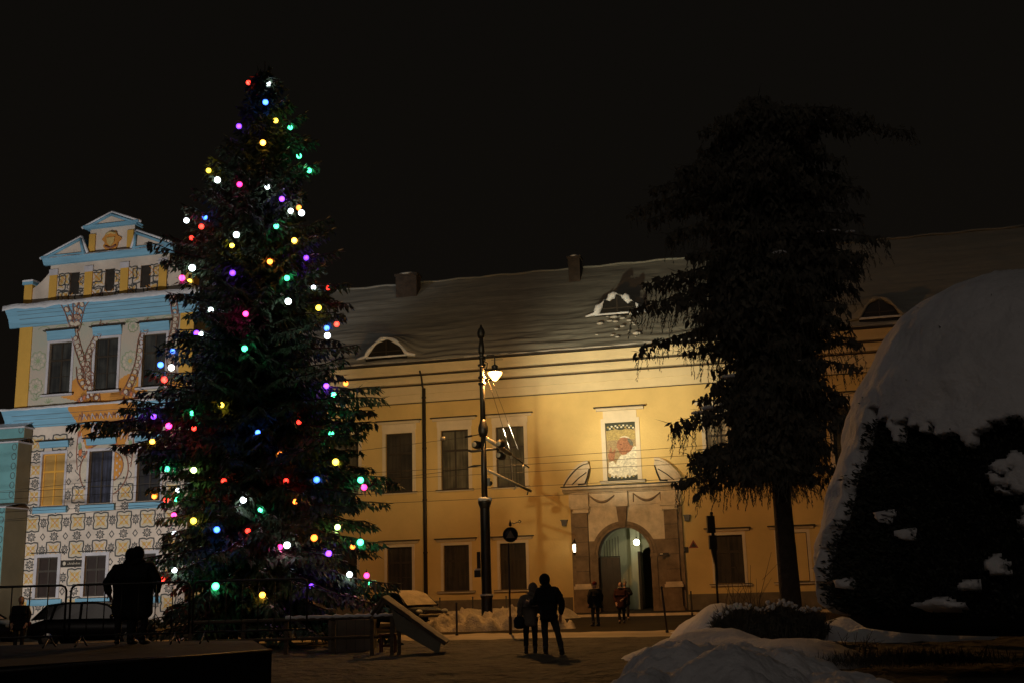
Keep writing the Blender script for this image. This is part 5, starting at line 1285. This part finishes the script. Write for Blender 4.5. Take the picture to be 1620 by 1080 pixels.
# globes
GC = {'white': (.9, 1, .98), 'red': (1, .02, .006), 'blue': (.03, .14, 1), 'purple': (.19, .03, .9), 'yellow': (1, .66, .04), 'green': (.05, 1, .38), 'lime': (.6, 1, .25), 'pink': (1, .02, .24), 'orange': (1, .20, .01), 'amber': (1, .42, .03)}
GS = {'white': 3.6, 'red': 1.8, 'blue': 2.6, 'purple': 1.5, 'yellow': 2.2, 'green': 2.4, 'lime': 3.2, 'pink': 1.9, 'orange': 2.2, 'amber': 3.2}
def glow_mat(c):
    m = bpy.data.materials.new('glowing_%s_glass' % c); m.use_nodes = True; N = m.node_tree.nodes; L = m.node_tree.links; b_ = N['Principled BSDF']
    b_.inputs['Base Color'].default_value = (*[x * .6 for x in GC[c]], 1); b_.inputs['Roughness'].default_value = .25
    tc = N.new('ShaderNodeTexCoord'); n = N.new('ShaderNodeTexNoise'); n.inputs['Scale'].default_value = 7; L.new(tc.outputs['Object'], n.inputs['Vector'])
    lw = N.new('ShaderNodeLayerWeight'); lw.inputs['Blend'].default_value = .55
    r = N.new('ShaderNodeMapRange'); r.inputs['To Min'].default_value = GS[c] * 2.3; r.inputs['To Max'].default_value = GS[c] * .22; L.new(lw.outputs['Facing'], r.inputs['Value'])
    r2 = N.new('ShaderNodeMapRange'); r2.inputs['From Min'].default_value = .35; r2.inputs['From Max'].default_value = .62; r2.inputs['To Min'].default_value = .75; r2.inputs['To Max'].default_value = 1.1; L.new(n.outputs['Fac'], r2.inputs['Value'])
    mu = N.new('ShaderNodeMath'); mu.operation = 'MULTIPLY'; L.new(r.outputs[0], mu.inputs[0]); L.new(r2.outputs[0], mu.inputs[1])
    b_.inputs['Emission Color'].default_value = (*[.015 + .985 * x for x in GC[c]], 1) if c not in ('white',) else (.82, .95, 1, 1)
    oi = N.new('ShaderNodeObjectInfo'); r3 = N.new('ShaderNodeMapRange'); r3.inputs['To Min'].default_value = .55; r3.inputs['To Max'].default_value = 1.25; L.new(oi.outputs['Random'], r3.inputs['Value'])
    m2 = N.new('ShaderNodeMath'); m2.operation = 'MULTIPLY'; L.new(mu.outputs[0], m2.inputs[0]); L.new(r3.outputs[0], m2.inputs[1])
    em = N.new('ShaderNodeEmission'); L.new(m2.outputs[0], em.inputs['Strength']); em.inputs['Color'].default_value = b_.inputs['Emission Color'].default_value
    tr = N.new('ShaderNodeBsdfTransparent'); ad = N.new('ShaderNodeAddShader'); L.new(em.outputs[0], ad.inputs[0]); L.new(tr.outputs[0], ad.inputs[1])
    N.remove(b_); L.new(ad.outputs[0], N['Material Output'].inputs['Surface']); return m
GM = {c: glow_mat(c) for c in GC}
BALLS = [(393,131,'red',1),(425,133,'white',1),(420,162,'blue',0),(378,200,'purple',0),(436,191,'yellow',1),(459,202,'green',1),(416,226,'amber',0),(473,247,'green',1),(489,270,'green',2),(330,270,'yellow',0),(344,285,'white',0),(379,292,'pink',0),(423,296,'white',1),(446,315,'purple',0),(473,329,'orange',0),(460,334,'white',0),(477,337,'white',0),(295,349,'white',0),(324,344,'blue',2),(318.5,358.6,'red',0),(303,376.6,'red',1),(374,371.6,'white',0),(437,358,'green',1),(367,388.6,'yellow',2),(465.6,380.7,'amber',0),(484.5,408,'purple',0),(427,414,'orange',1),(304,424,'white',0),(288,440,'pink',0),(300,445,'yellow',1),(368,432,'purple',0),(454,440,'green',0),(496,455,'white',1),(519,455,'red',2),(456,477,'white',0),(504,487,'yellow',0),(388.6,496.6,'pink',0),(532.6,513,'red',2),(517,519,'blue',0),(518,531,'white',0),(311,527,'purple',0),(318,528,'white',1),(333.5,490.7,'white',2),(387,551,'green',0),(273,555,'blue',1),(254,576.6,'blue',0),(271,581,'white',0),(260,600,'red',0),(516,610,'purple',0),(527.5,624,'green',2),(547,606,'orange',2),(304,653,'green',1),(243,658,'purple',1),(267,673,'pink',0),(307,677,'red',2),(241,698,'amber',0),(473,667,'red',1),(408,683.5,'blue',2),(524,685.6,'green',1),(443,717,'orange',2),(350,640,'yellow',2),(264,741,'green',1),(306.5,743,'lime',0),(354,760,'red',1),(452.6,760,'red',1),(531,730,'yellow',0),(501,758,'blue',0),(570.5,758.5,'green',0),(576,770,'pink',0),(244,784.6,'orange',2),(263,790,'red',2),(279,789,'green',1),(281.6,775,'white',2),(385,790,'white',0),(411.7,806,'green',1),(467,792.6,'orange',2),(275,814,'pink',1),(306,823,'yellow',0),(343,837,'blue',0),(276,843,'white',2),(392,839,'red',1),(534,833,'lime',0),(497,850,'orange',0),(454,861.6,'white',0),(443,864.6,'pink',2),(570,857,'green',0),(520,874.7,'purple',0),(558,864,'orange',2),(276,901,'white',1),(257,915.6,'red',1),(341,926.5,'green',0),(415,940.4,'amber',0),(553,908,'white',0),(580,909.6,'pink',2),(586.5,922,'green',1),(492.6,926,'purple',2)]
def ordw(n): return ['top', 'second', 'third', 'fourth', 'fifth', 'sixth', 'seventh', 'eighth', 'ninth', 'tenth', 'eleventh', 'twelfth', 'thirteenth', 'fourteenth', 'fifteenth', 'sixteenth', 'seventeenth', 'eighteenth', 'nineteenth', 'twentieth'][n]
cnt = {}
tot = {c: sum(1 for q_ in BALLS if q_[2] == c) for c in GC}
gme = {}
mbv = Vector(crown.data.vertices[0].co)
from mathutils.bvhtree import BVHTree
bvh = BVHTree.FromPolygons([Vector(v) + Vector((TX, TY, 0)) for v in lf_.v], lf_.f)
for (px, py, c, hid) in sorted(BALLS, key=lambda q_: q_[1]):
    k = cnt.get(c, 0); cnt[c] = k + 1
    d = ray(px, py).normalized(); 
    # nearest foliage along this sight line decides how deep the globe hangs
    p0 = at(px, py, TY); l, r = env_interp(ENV, TY, TX, p0.z); dx = p0.x - TX; Rr = (r if dx > 0 else l)
    depth = math.sqrt(max(.02, 1 - min(.98, abs(dx) / max(Rr, .2)) ** 2)) * (l + r) / 2 * .92
    Yb = TY - depth
    hits = []
    for (ox, oy) in ((0, 0), (3.5, 0), (-3.5, 0), (0, 3.5), (0, -3.5)):
        hh = bvh.ray_cast(CP, ray(px + ox, py + oy).normalized(), 100)
        if hh[0]: hits.append(hh[0].y)
    if hits: Yb = min(hits) - .14 + (0, .28, .42)[hid]
    p = at(px, py, Yb); rr = .098 if c != 'x' else .1
    lr = 'left' if dx < -1.2 else 'right' if dx > 1.2 else 'middle'
    pos = 'topmost' if k == 0 else 'lowest' if k == tot[c] - 1 and k > 1 else ordw(k)
    word = {'lime': 'yellow green'}.get(c, c)
    lab = ('%s %s glowing globe on the christmas tree, on its %s side' % (pos, word, lr)) if lr != 'middle' else ('%s %s glowing globe on the christmas tree, near its centre' % (pos, word))
    if pos not in ('topmost', 'lowest'): lab = lab.replace('glowing globe', 'glowing globe from the top')
    t = thing('glowing_globe', lab, 'globe light', p, 0, '%s glowing globes on the christmas tree' % word)
    if c not in gme:
        b = MB(); b.ball((0, 0, 0), rr, GM[c], 18, 12); o = b.build('globe', t); o.visible_shadow = True
        b2 = MB(); b2.lathe((0, 0, rr - .01), [(.035, 0), (.035, .05), (.02, .06)], M_iron, 8); b2.tube([(0, 0, rr + .04), (0, .02, rr + .12)], .008, M_iron, 5); o2 = b2.build('cap', t); gme[c] = (o, o2)
    ld = bpy.data.lights.new('globe_light', 'POINT'); ld.color = GC[c]; ld.energy = rnd.uniform(1.6, 5.5) * (1.25 if c in ('blue', 'red', 'purple') else .8); ld.shadow_soft_size = .05
    t.scale = (1, 1, 1) if hid == 0 else (.85, .85, .85); t.scale *= rnd.uniform(.86, 1.06); lo = bpy.data.objects.new('globe_light', ld); COL.objects.link(lo); lo.parent = t
    if c in gme:
        for s_o in gme[c]: n_o = s_o.copy(); COL.objects.link(n_o); n_o.parent = t
# cable running down
# ------------------------------------------------------------------ dark conifer right
CX, CY = 7.16, 30.5; CX = at(1247, 900, CY).x
ENV2 = [(158, 1232, 1250), (185, 1150, 1330), (205, 1090, 1405), (225, 1120, 1340), (270, 1050, 1330), (300, 1005, 1370), (330, 1080, 1330), (370, 1050, 1360), (400, 1045, 1385), (450, 1020, 1390), (500, 1015, 1345), (530, 1040, 1340), (560, 1128, 1345), (600, 1120, 1345), (640, 1072, 1335), (700, 1085, 1320), (730, 1082, 1315), (750, 1095, 1312)]
ct = thing('dark_conifer', 'large unlit conifer with drooping twigs hiding the right half of the palace', 'tree', (CX, CY, 0))
lf2, br2, sn2 = Leaf(), MB(), MB()
zt2 = at(1240, 158, CY).z; zb2 = at(1240, 748, CY).z; z = zb2
def env2(z): 
    pts = sorted((at(1240, y, CY).z, CX - at(l, y, CY).x, at(r, y, CY).x - CX) for (y, l, r) in ENV2)
    if z <= pts[0][0]: return pts[0][1:]
    for a, c in zip(pts, pts[1:]):
        if a[0] <= z <= c[0]: f_ = (z - a[0]) / (c[0] - a[0] + 1e-9); return a[1] + (c[1] - a[1]) * f_, a[2] + (c[2] - a[2]) * f_
    return pts[-1][1:]
while z < zt2:
    l, r = env2(z); nb = 7
    for k in range(nb):
        a = rnd.uniform(0, 2 * PI); ca, sa = math.cos(a), math.sin(a)
        if k == 0: ca, sa = -.97, rnd.uniform(-.3, .3)
        if k == 1: ca, sa = .97, rnd.uniform(-.3, .3)
        side = r if ca > 0 else l; L_ = (side if abs(ca) > .55 else (l + r) / 2 * .8) * rnd.choice((.5, .62, .78, .95, 1.12)); L_ = max(.3, L_)
        dirv = Vector((ca, sa, 0)).normalized(); n = 8; P = []
        for i in range(n + 1):
            t_ = i / n; P.append(dirv * (L_ * t_) + Vector((0, 0, z + .25 * L_ * .3 * math.sin(t_ * PI) * .5 - .18 * L_ * t_ * t_ + .10 * L_ * max(0, t_ - .7))) + rv(.05) * t_)
        br2.tube(P, [max(.008, .035 * (1 - i / n) + .008) for i in range(n + 1)], M_bark, 4, True, False)
        nt = int(L_ / .075) + 3; lat = Vector((-dirv.y, dirv.x, 0))
        for i in range(nt):
            t_ = .1 + .9 * (i + rnd.random()) / nt; idx = min(n - 1, int(t_ * n)); base = P[idx].lerp(P[idx + 1], t_ * n - idx) + lat * rnd.uniform(-.45, .45) * (1 - .6 * t_)
            for e_ in range(3): lf2.dia(base + rv(.1), (Vector((0, 0, -1)) + rv(.7)).normalized(), rnd.uniform(.03, .065), rnd.uniform(.15, .34), Vector((rnd.uniform(-.6, .6), -1, 0)))
            # hanging twig
            tl = rnd.uniform(.25, .95) * (1.0 if z < zt2 * .75 else .6); d = (Vector((0, 0, -1)) + rv(.22) + dirv * .15).normalized(); m_ = max(3, int(tl / .065))
            for q_ in range(m_):
                p = base + d * tl * q_ / m_ + rv(.012)
                for e_ in range(2): lf2.dia(p, (d + rv(.38)).normalized(), rnd.uniform(.006, .013), rnd.uniform(.07, .15), Vector((rnd.uniform(-1, 1), -1, rnd.uniform(-.5, .5))))
            if rnd.random() < .16: 
                dd = (dirv + lat * rnd.uniform(-.8, .8) + Vector((0, 0, rnd.uniform(-.1, .45)))).normalized(); lf2.dia(base, dd, .010, rnd.uniform(.3, .6), Vector((0, -1, .3)))
        if rnd.random() < .05 and L_ > 1:
            for q_ in range(5): p = P[2 + q_] if 2 + q_ <= n else P[-1]; sn2.ball(p + Vector((0, 0, .06)), rnd.uniform(.08, .17), M_snow, 8, 5, (1.5, 1.1, .5))
    z += .25 * rnd.uniform(.6, 1.5)
for k in range(26000):
    z = zb2 + .2 + (zt2 - zb2 - .6) * rnd.random() ** 1.15; l, r = env2(z); a = rnd.uniform(0, 2 * PI); rr_ = rnd.random() ** .7 * (.50 + .16 * noise.noise(Vector((math.cos(a) * 1.5, math.sin(a) * 1.5, z * .9)))) * (r if math.cos(a) > 0 else l)
    lf2.dia(Vector((rr_ * math.cos(a), rr_ * math.sin(a), z - .1 * rr_)), (Vector((0, 0, -1)) + rv(.8)).normalized(), rnd.uniform(.03, .07), rnd.uniform(.16, .36), Vector((rnd.uniform(-.6, .6), -1, 0)))
b = MB(); b.tube([(.02, 0, -.2), (0, 0, .6), (-.02, 0, 4), (-.06, 0, 9), (-.1, 0, zt2)], [.42, .29, .24, .13, .02], M_bark, 14); b.build('trunk', ct)
br2.build('limbs', ct); lf2.build('crown', M_needle2, ct); tag(sn2.build('branch_snow', ct), kind='stuff')
print('conifer leaves', len(lf2.f))

# ------------------------------------------------------------------ snow laden bush at the right edge
BX, BY = 8.6, 18.6
bt = thing('snow_capped_thuja', 'huge rounded evergreen at the right edge under a thick cap of snow', 'tree', (BX, BY, 0))
PROF = [(.95, 3.1), (1.02, 3.55), (1.2, 3.82), (1.74, 3.88), (2.43, 3.74), (3.1, 3.55), (3.75, 3.26), (4.5, 2.98), (5.2, 2.60), (5.6, 2.36), (5.95, 2.02), (6.2, 1.62), (6.45, 1.05), (6.62, .5), (6.68, .02)]
def prof_r(z):
    for a, c in zip(PROF, PROF[1:]):
        if a[0] <= z <= c[0]: return a[1] + (c[1] - a[1]) * (z - a[0]) / (c[0] - a[0])
    return PROF[0][1] if z < .95 else .02
PROF = [(z_, max(.02, r_ - .36 * min(1, (6.9 - z_) / 1.2))) for z_, r_ in PROF]
def surf(a, z, off=0.0):
    r = prof_r(z) * (1 + .045 * noise.noise(Vector((math.cos(a) * 1.5, math.sin(a) * 1.5, z * .5))) + .02 * noise.noise(Vector((math.cos(a) * 5, math.sin(a) * 5, z * 1.7)))) + off
    return Vector((r * math.cos(a), r * math.sin(a), z))
def snow_here(a, z):
    # where snow still lies: the cap, the windward (left) flank and scattered pads
    x = -math.cos(a); nz = noise.fractal(Vector((math.cos(a) * 4.5, math.sin(a) * 4.5, z * 1.3)), 1, 2, 4)
    sx_ = math.cos(a - math.radians(155)); thr = 3.80 - 3.3 * max(0, sx_ - .80) / .17
    if z > thr + .55 * nz: return True
    n2 = noise.noise(Vector((math.cos(a) * 4.3 + 7.31, math.sin(a) * 4.3 + .37, z * 1.13 + .21))) + .28 * noise.noise(Vector((math.cos(a) * 17, math.sin(a) * 17, z * 4.7 + .3))) + .12 * noise.noise(Vector((math.cos(a) * 47, math.sin(a) * 47, z * 13)))
    n3 = n2 - noise.noise(Vector((math.cos(a) * 4.3 + 7.31, math.sin(a) * 4.3 + .37, z * 1.13 + .21)))
    if sx_ > .95 and n2 > -.3 and z > 1.2: return True
    for (pa, pz, wa, wz) in ((244, 2.95, .42, .30), (246, 2.25, .26, .26), (169, 1.95, .55, .30), (176, 1.75, .35, .22), (222, 1.16, .30, .10), (231, 1.45, .16, .10), (206, 2.5, .13, .10), (236, 1.7, .12, .12), (249, 1.6, .25, .22), (214, 2.2, .10, .08), (192, 1.5, .12, .07), (186, 2.7, .10, .12)):
        da = (a - math.radians(pa)) * prof_r(z)
        if (da / wa) ** 2 + ((z - pz) / wz) ** 2 < 1 + 3.6 * n3 + .9 * noise.noise(Vector((a * 23, z * 9, 1.7))): return True
    return False
capm = MB(); na, nz_ = 260, 150; vs = []; fs = []; ok_ = []
for j in range(nz_):
    t_ = j / (nz_ - 1); z = .95 + (6.68 - .95) * t_ 
    for i in range(na):
        a = PI * .55 + (PI * 1.45) * i / (na - 1)
        s_h = snow_here(a, z); d = .10 + .09 * noise.fractal(Vector((a * 4, z * 1.5, 2)), 1, 2, 3) + 0
        vs.append(surf(a, z, d if s_h else -.12)); ok_.append(s_h)
for j in range(nz_ - 1):
    for i in range(na - 1):
        q_ = (j * na + i, j * na + i + 1, (j + 1) * na + i + 1, (j + 1) * na + i)
        if any(ok_[k] for k in q_): fs.append(q_)
capm.mesh(vs, fs, M_snow, True)
capo = capm.build('snow_cap', bt)
lf3 = Leaf(); M_thuja = mat('thuja_foliage', (.045, .050, .042), .9, .5, 4)
for k in range(85000):
    a = PI * .5 + PI * 1.55 * rnd.random(); z = 1.0 + 5.2 * rnd.random() ** 1.15
    if snow_here(a, z) and rnd.random() < .988: continue
    p = surf(a, z, rnd.uniform(-.4, .05) + .2 * noise.noise(Vector((a * 9, z * 3, 0)))); out = Vector((math.cos(a), math.sin(a), rnd.uniform(-.2, .9))).normalized()
    lf3.dia(p, (out + rv(.5)).normalized(), rnd.uniform(.010, .024), rnd.uniform(.05, .12), rv(1))
lf3.build('foliage', M_thuja, bt)
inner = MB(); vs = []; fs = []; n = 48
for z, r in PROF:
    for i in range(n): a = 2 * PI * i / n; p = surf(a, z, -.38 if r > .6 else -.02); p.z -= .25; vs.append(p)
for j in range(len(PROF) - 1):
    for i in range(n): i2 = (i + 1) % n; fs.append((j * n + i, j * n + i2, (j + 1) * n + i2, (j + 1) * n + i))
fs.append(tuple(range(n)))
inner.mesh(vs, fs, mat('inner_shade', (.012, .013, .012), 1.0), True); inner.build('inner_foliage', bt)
b = MB(); b.tube([(0, 0, -.1), (0, 0, 2)], .25, M_bark, 10); b.tube([(1.1, -.6, -.1), (.8, -.4, 1.5)], [.2, .12], M_bark, 8); b.tube([(-.3, -1.8, -.1), (-.2, -1.5, 1)], [.14, .1], M_bark, 8); b.build('trunk', bt)

# ------------------------------------------------------------------ hedge, dry stems, mounds at the right
q = at(1215, 960, 27.5)
hl = Leaf(); ht = thing('clipped_hedge', 'low dark leafless hedge with snow in its twigs beside the conifer trunk', 'hedge', (q.x, 27.5, 0))
hb = MB()
for k in range(1500):
    x = rnd.uniform(-1.25, 1.25); y = rnd.uniform(-.5, .5); h = .98 + .18 * noise.noise(Vector((x * 2, y, 0))) - .25 * (abs(x) / 1.25) ** 4
    p = Vector((x, y, 0)); d = Vector((rnd.uniform(-.3, .3), rnd.uniform(-.2, .2), 1)); z = h * rnd.uniform(.7, 1.06)
    lf = hl; lf.dia(p + Vector((0, 0, .1)), d.normalized(), .012, z, Vector((rnd.uniform(-1, 1), -1, 0)))
    for e_ in range(3): pp_ = p + d * z * rnd.uniform(.3, .95); lf.dia(pp_, (d * .5 + rv(.9)).normalized(), .015, rnd.uniform(.12, .3), rv(1))
hl.build('twigs', M_needle2, ht)
for k in range(120):
    x = rnd.uniform(-1.2, 1.2); y = rnd.uniform(-.5, .1); hb.ball((x, y, 1.0 + .16 * noise.noise(Vector((x * 2, y, 0))) - .25 * (abs(x) / 1.25) ** 4 + rnd.uniform(-.05, .05)), rnd.uniform(.02, .055), M_snow, 6, 4)
tag(hb.build('twig_snow', ht), kind='stuff')
def dry_stems(px, py, Y, n, hh, lab):
    q = at(px, py, Y); b = MB()
    for k in range(n):
        a = rnd.uniform(-.5, .5); h = hh * rnd.uniform(.5, 1.1); x = rnd.uniform(-.35, .35); b.tube([(x, 0, .0), (x + a * h * .3, .05, h * .5), (x + a * h * .7 + rnd.uniform(-.1, .1), .1, h)], [.010, .008, .004], M_bark, 4)
        for s in (.5, .7): b.tube([(x + a * h * s * .6, .06, h * s), (x + a * h * s + rnd.uniform(-.3, .3), rnd.uniform(-.2, .2), h * (s + .22))], [.006, .003], M_bark, 3)
    tag(b.build('dry_stems', None, (q.x, Y, 0)), lab, 'plant')
dry_stems(1160, 960, 28.5, 9, 1.7, 'thin bare stems rising left of the hedge under the window')
dry_stems(1207, 960, 28.6, 8, 2.1, 'taller bare stems rising behind the middle of the hedge')
dry_stems(1360, 1010, 23.0, 16, .5, 'short dry stalks poking from the snow below the thuja')
def bank(label, outline, st, rough, rs=.9): return mound(label, outline, st, M_snow, rough, rs)
Xb = lambda px, Y: at(px, 1000, Y).x
bank('steep bank of snow right of the gateway ending in a lit point', [(Xb(1145, 31), 31, 1.3, 1.6, .98), (Xb(1100, 31.5), 31.3, .8, 1.2, .62), (Xb(1180, 30), 29.5, 1.3, 1.6, .75)], .13, .09)
bank('long low snow bank around the foot of the dark conifer', [(Xb(1265, 29.8), 29.8, 1.3, 1.2, .55), (Xb(1340, 30), 30, 1.3, 1.2, .50), (Xb(1400, 29), 29, 1.4, 1.2, .42), (Xb(1480, 29), 29, 1.6, 1.1, .4)], .15, .12)
bank('large rough mound of shovelled snow in the near foreground', [(Xb(1015, 12.2), 12.2, .80, 1.3, .62), (Xb(1070, 13.5), 13.6, 1.05, 1.5, .88), (Xb(1165, 12), 12.3, 1.2, 1.3, .86), (Xb(1240, 13.5), 13.8, 1.1, 1.2, .80), (Xb(1330, 12.5), 12.4, 1.2, 1.3, .52), (Xb(985, 11), 11.0, .5, .9, .35), (Xb(1150, 17), 17.5, 1.5, 1.8, .62)], .05, .13, 1.7)
bank('broad snow hump behind the near mound', [(Xb(1130, 23), 23, 1.7, 2.2, .62), (Xb(1230, 22), 22, 1.8, 2.0, .5), (Xb(1050, 24), 24.5, .9, 1.4, .22)], .15, .10)
bank('low dark snow ridge along the bottom right corner', [(Xb(1450, 11), 11.5, 1.6, 1.2, .42), (Xb(1580, 11), 11.5, 1.4, 1.2, .5)], .08, .12)
gl = Leaf()
for k in range(1400):
    p = Vector((rnd.gauss(0, .75), rnd.gauss(0, .45), .12)); gl.dia(p, (Vector((0, 0, 1)) + rv(.7)).normalized(), .009, rnd.uniform(.12, .34), rv(1))
q = gnd(1440, 1062); go = gl.build('grass_tuft', M_needle2, None); go.location = (q.x, q.y, 0); tag(go, 'dark tuft of dry grass in the snow under the thuja', 'grass', kind='stuff')

# ------------------------------------------------------------------ light
w = bpy.data.worlds.new('World'); sc.world = w; w.use_nodes = True; N = w.node_tree.nodes; L = w.node_tree.links
bg = N['Background']; tc = N.new('ShaderNodeTexCoord'); sep = N.new('ShaderNodeSeparateXYZ'); L.new(tc.outputs['Generated'], sep.inputs[0])
cr = N.new('ShaderNodeValToRGB'); L.new(sep.outputs['Z'], cr.inputs['Fac'])
cr.color_ramp.elements[0].position = 0; cr.color_ramp.elements[0].color = (.0047, .0036, .0026, 1); cr.color_ramp.elements[1].position = .75; cr.color_ramp.elements[1].color = (.0034, .0032, .0027, 1)
L.new(cr.outputs['Color'], bg.inputs['Color']); bg.inputs['Strength'].default_value = 1.0
def aim(o, p): o.rotation_euler = (Vector(p) - o.location).to_track_quat('-Z', 'Y').to_euler()
def light(name, kind, loc, tgt, energy, col, **kw):
    d = bpy.data.lights.new(name, kind); d.energy = energy; d.color = col
    for k, v in kw.items(): setattr(d, k, v)
    o = bpy.data.objects.new(name, d); COL.objects.link(o); o.location = loc; aim(o, tgt); return o
light('town_glow', 'SUN', (-10, -20, 20), (0, 18, 0), .10, (1, .84, .72), angle=math.radians(25))
# the floodlights on the tram pole, aimed at the picture and the wall above it
fl = Vector((PX + .75, YP + .45, zz(700)))
light('facade_spot', 'SPOT', fl, F(.25, 0, 8.4), 4200, (1, .92, .66), spot_size=math.radians(20), spot_blend=.8, shadow_soft_size=.10)
light('facade_spot', 'SPOT', fl + Vector((.05, 0, .4)), F(.7, 0, 13.2), 13500, (1, .93, .64), spot_size=math.radians(46), spot_blend=1.0, shadow_soft_size=.10)
light('facade_spot', 'SPOT', Vector((PX - .85, YP + .3, zz(698))), F(-12.5, 0, 13.0), 2600, (1, .86, .48), spot_size=math.radians(58), spot_blend=1.0, shadow_soft_size=.12)
# an added, unseen floodlight behind the photographer that throws the post's shadow on the wall
light('facade_spot', 'SPOT', (-7.6, 0, 9.5), F(-1.2, 0, 8.2), 24000, (1, .80, .44), spot_size=math.radians(14), spot_blend=.8, shadow_soft_size=.25)
# the projector, plain white light; its pattern is painted into the wall colours
light('projector', 'SPOT', F(-33.5, -30, 3.2), F(-33.6, 0, 14.2), 17500, (1.0, .97, .95), spot_size=math.radians(62), spot_blend=.45, shadow_soft_size=.12)

sc.view_settings.view_transform = 'Standard'; sc.view_settings.look = 'None'; sc.view_settings.exposure = 0; sc.view_settings.gamma = 1
sc.cycles.use_denoising = True; sc.cycles.max_bounces = 6; sc.cycles.sample_clamp_indirect = 2.0
sc.cycles.use_light_tree = True
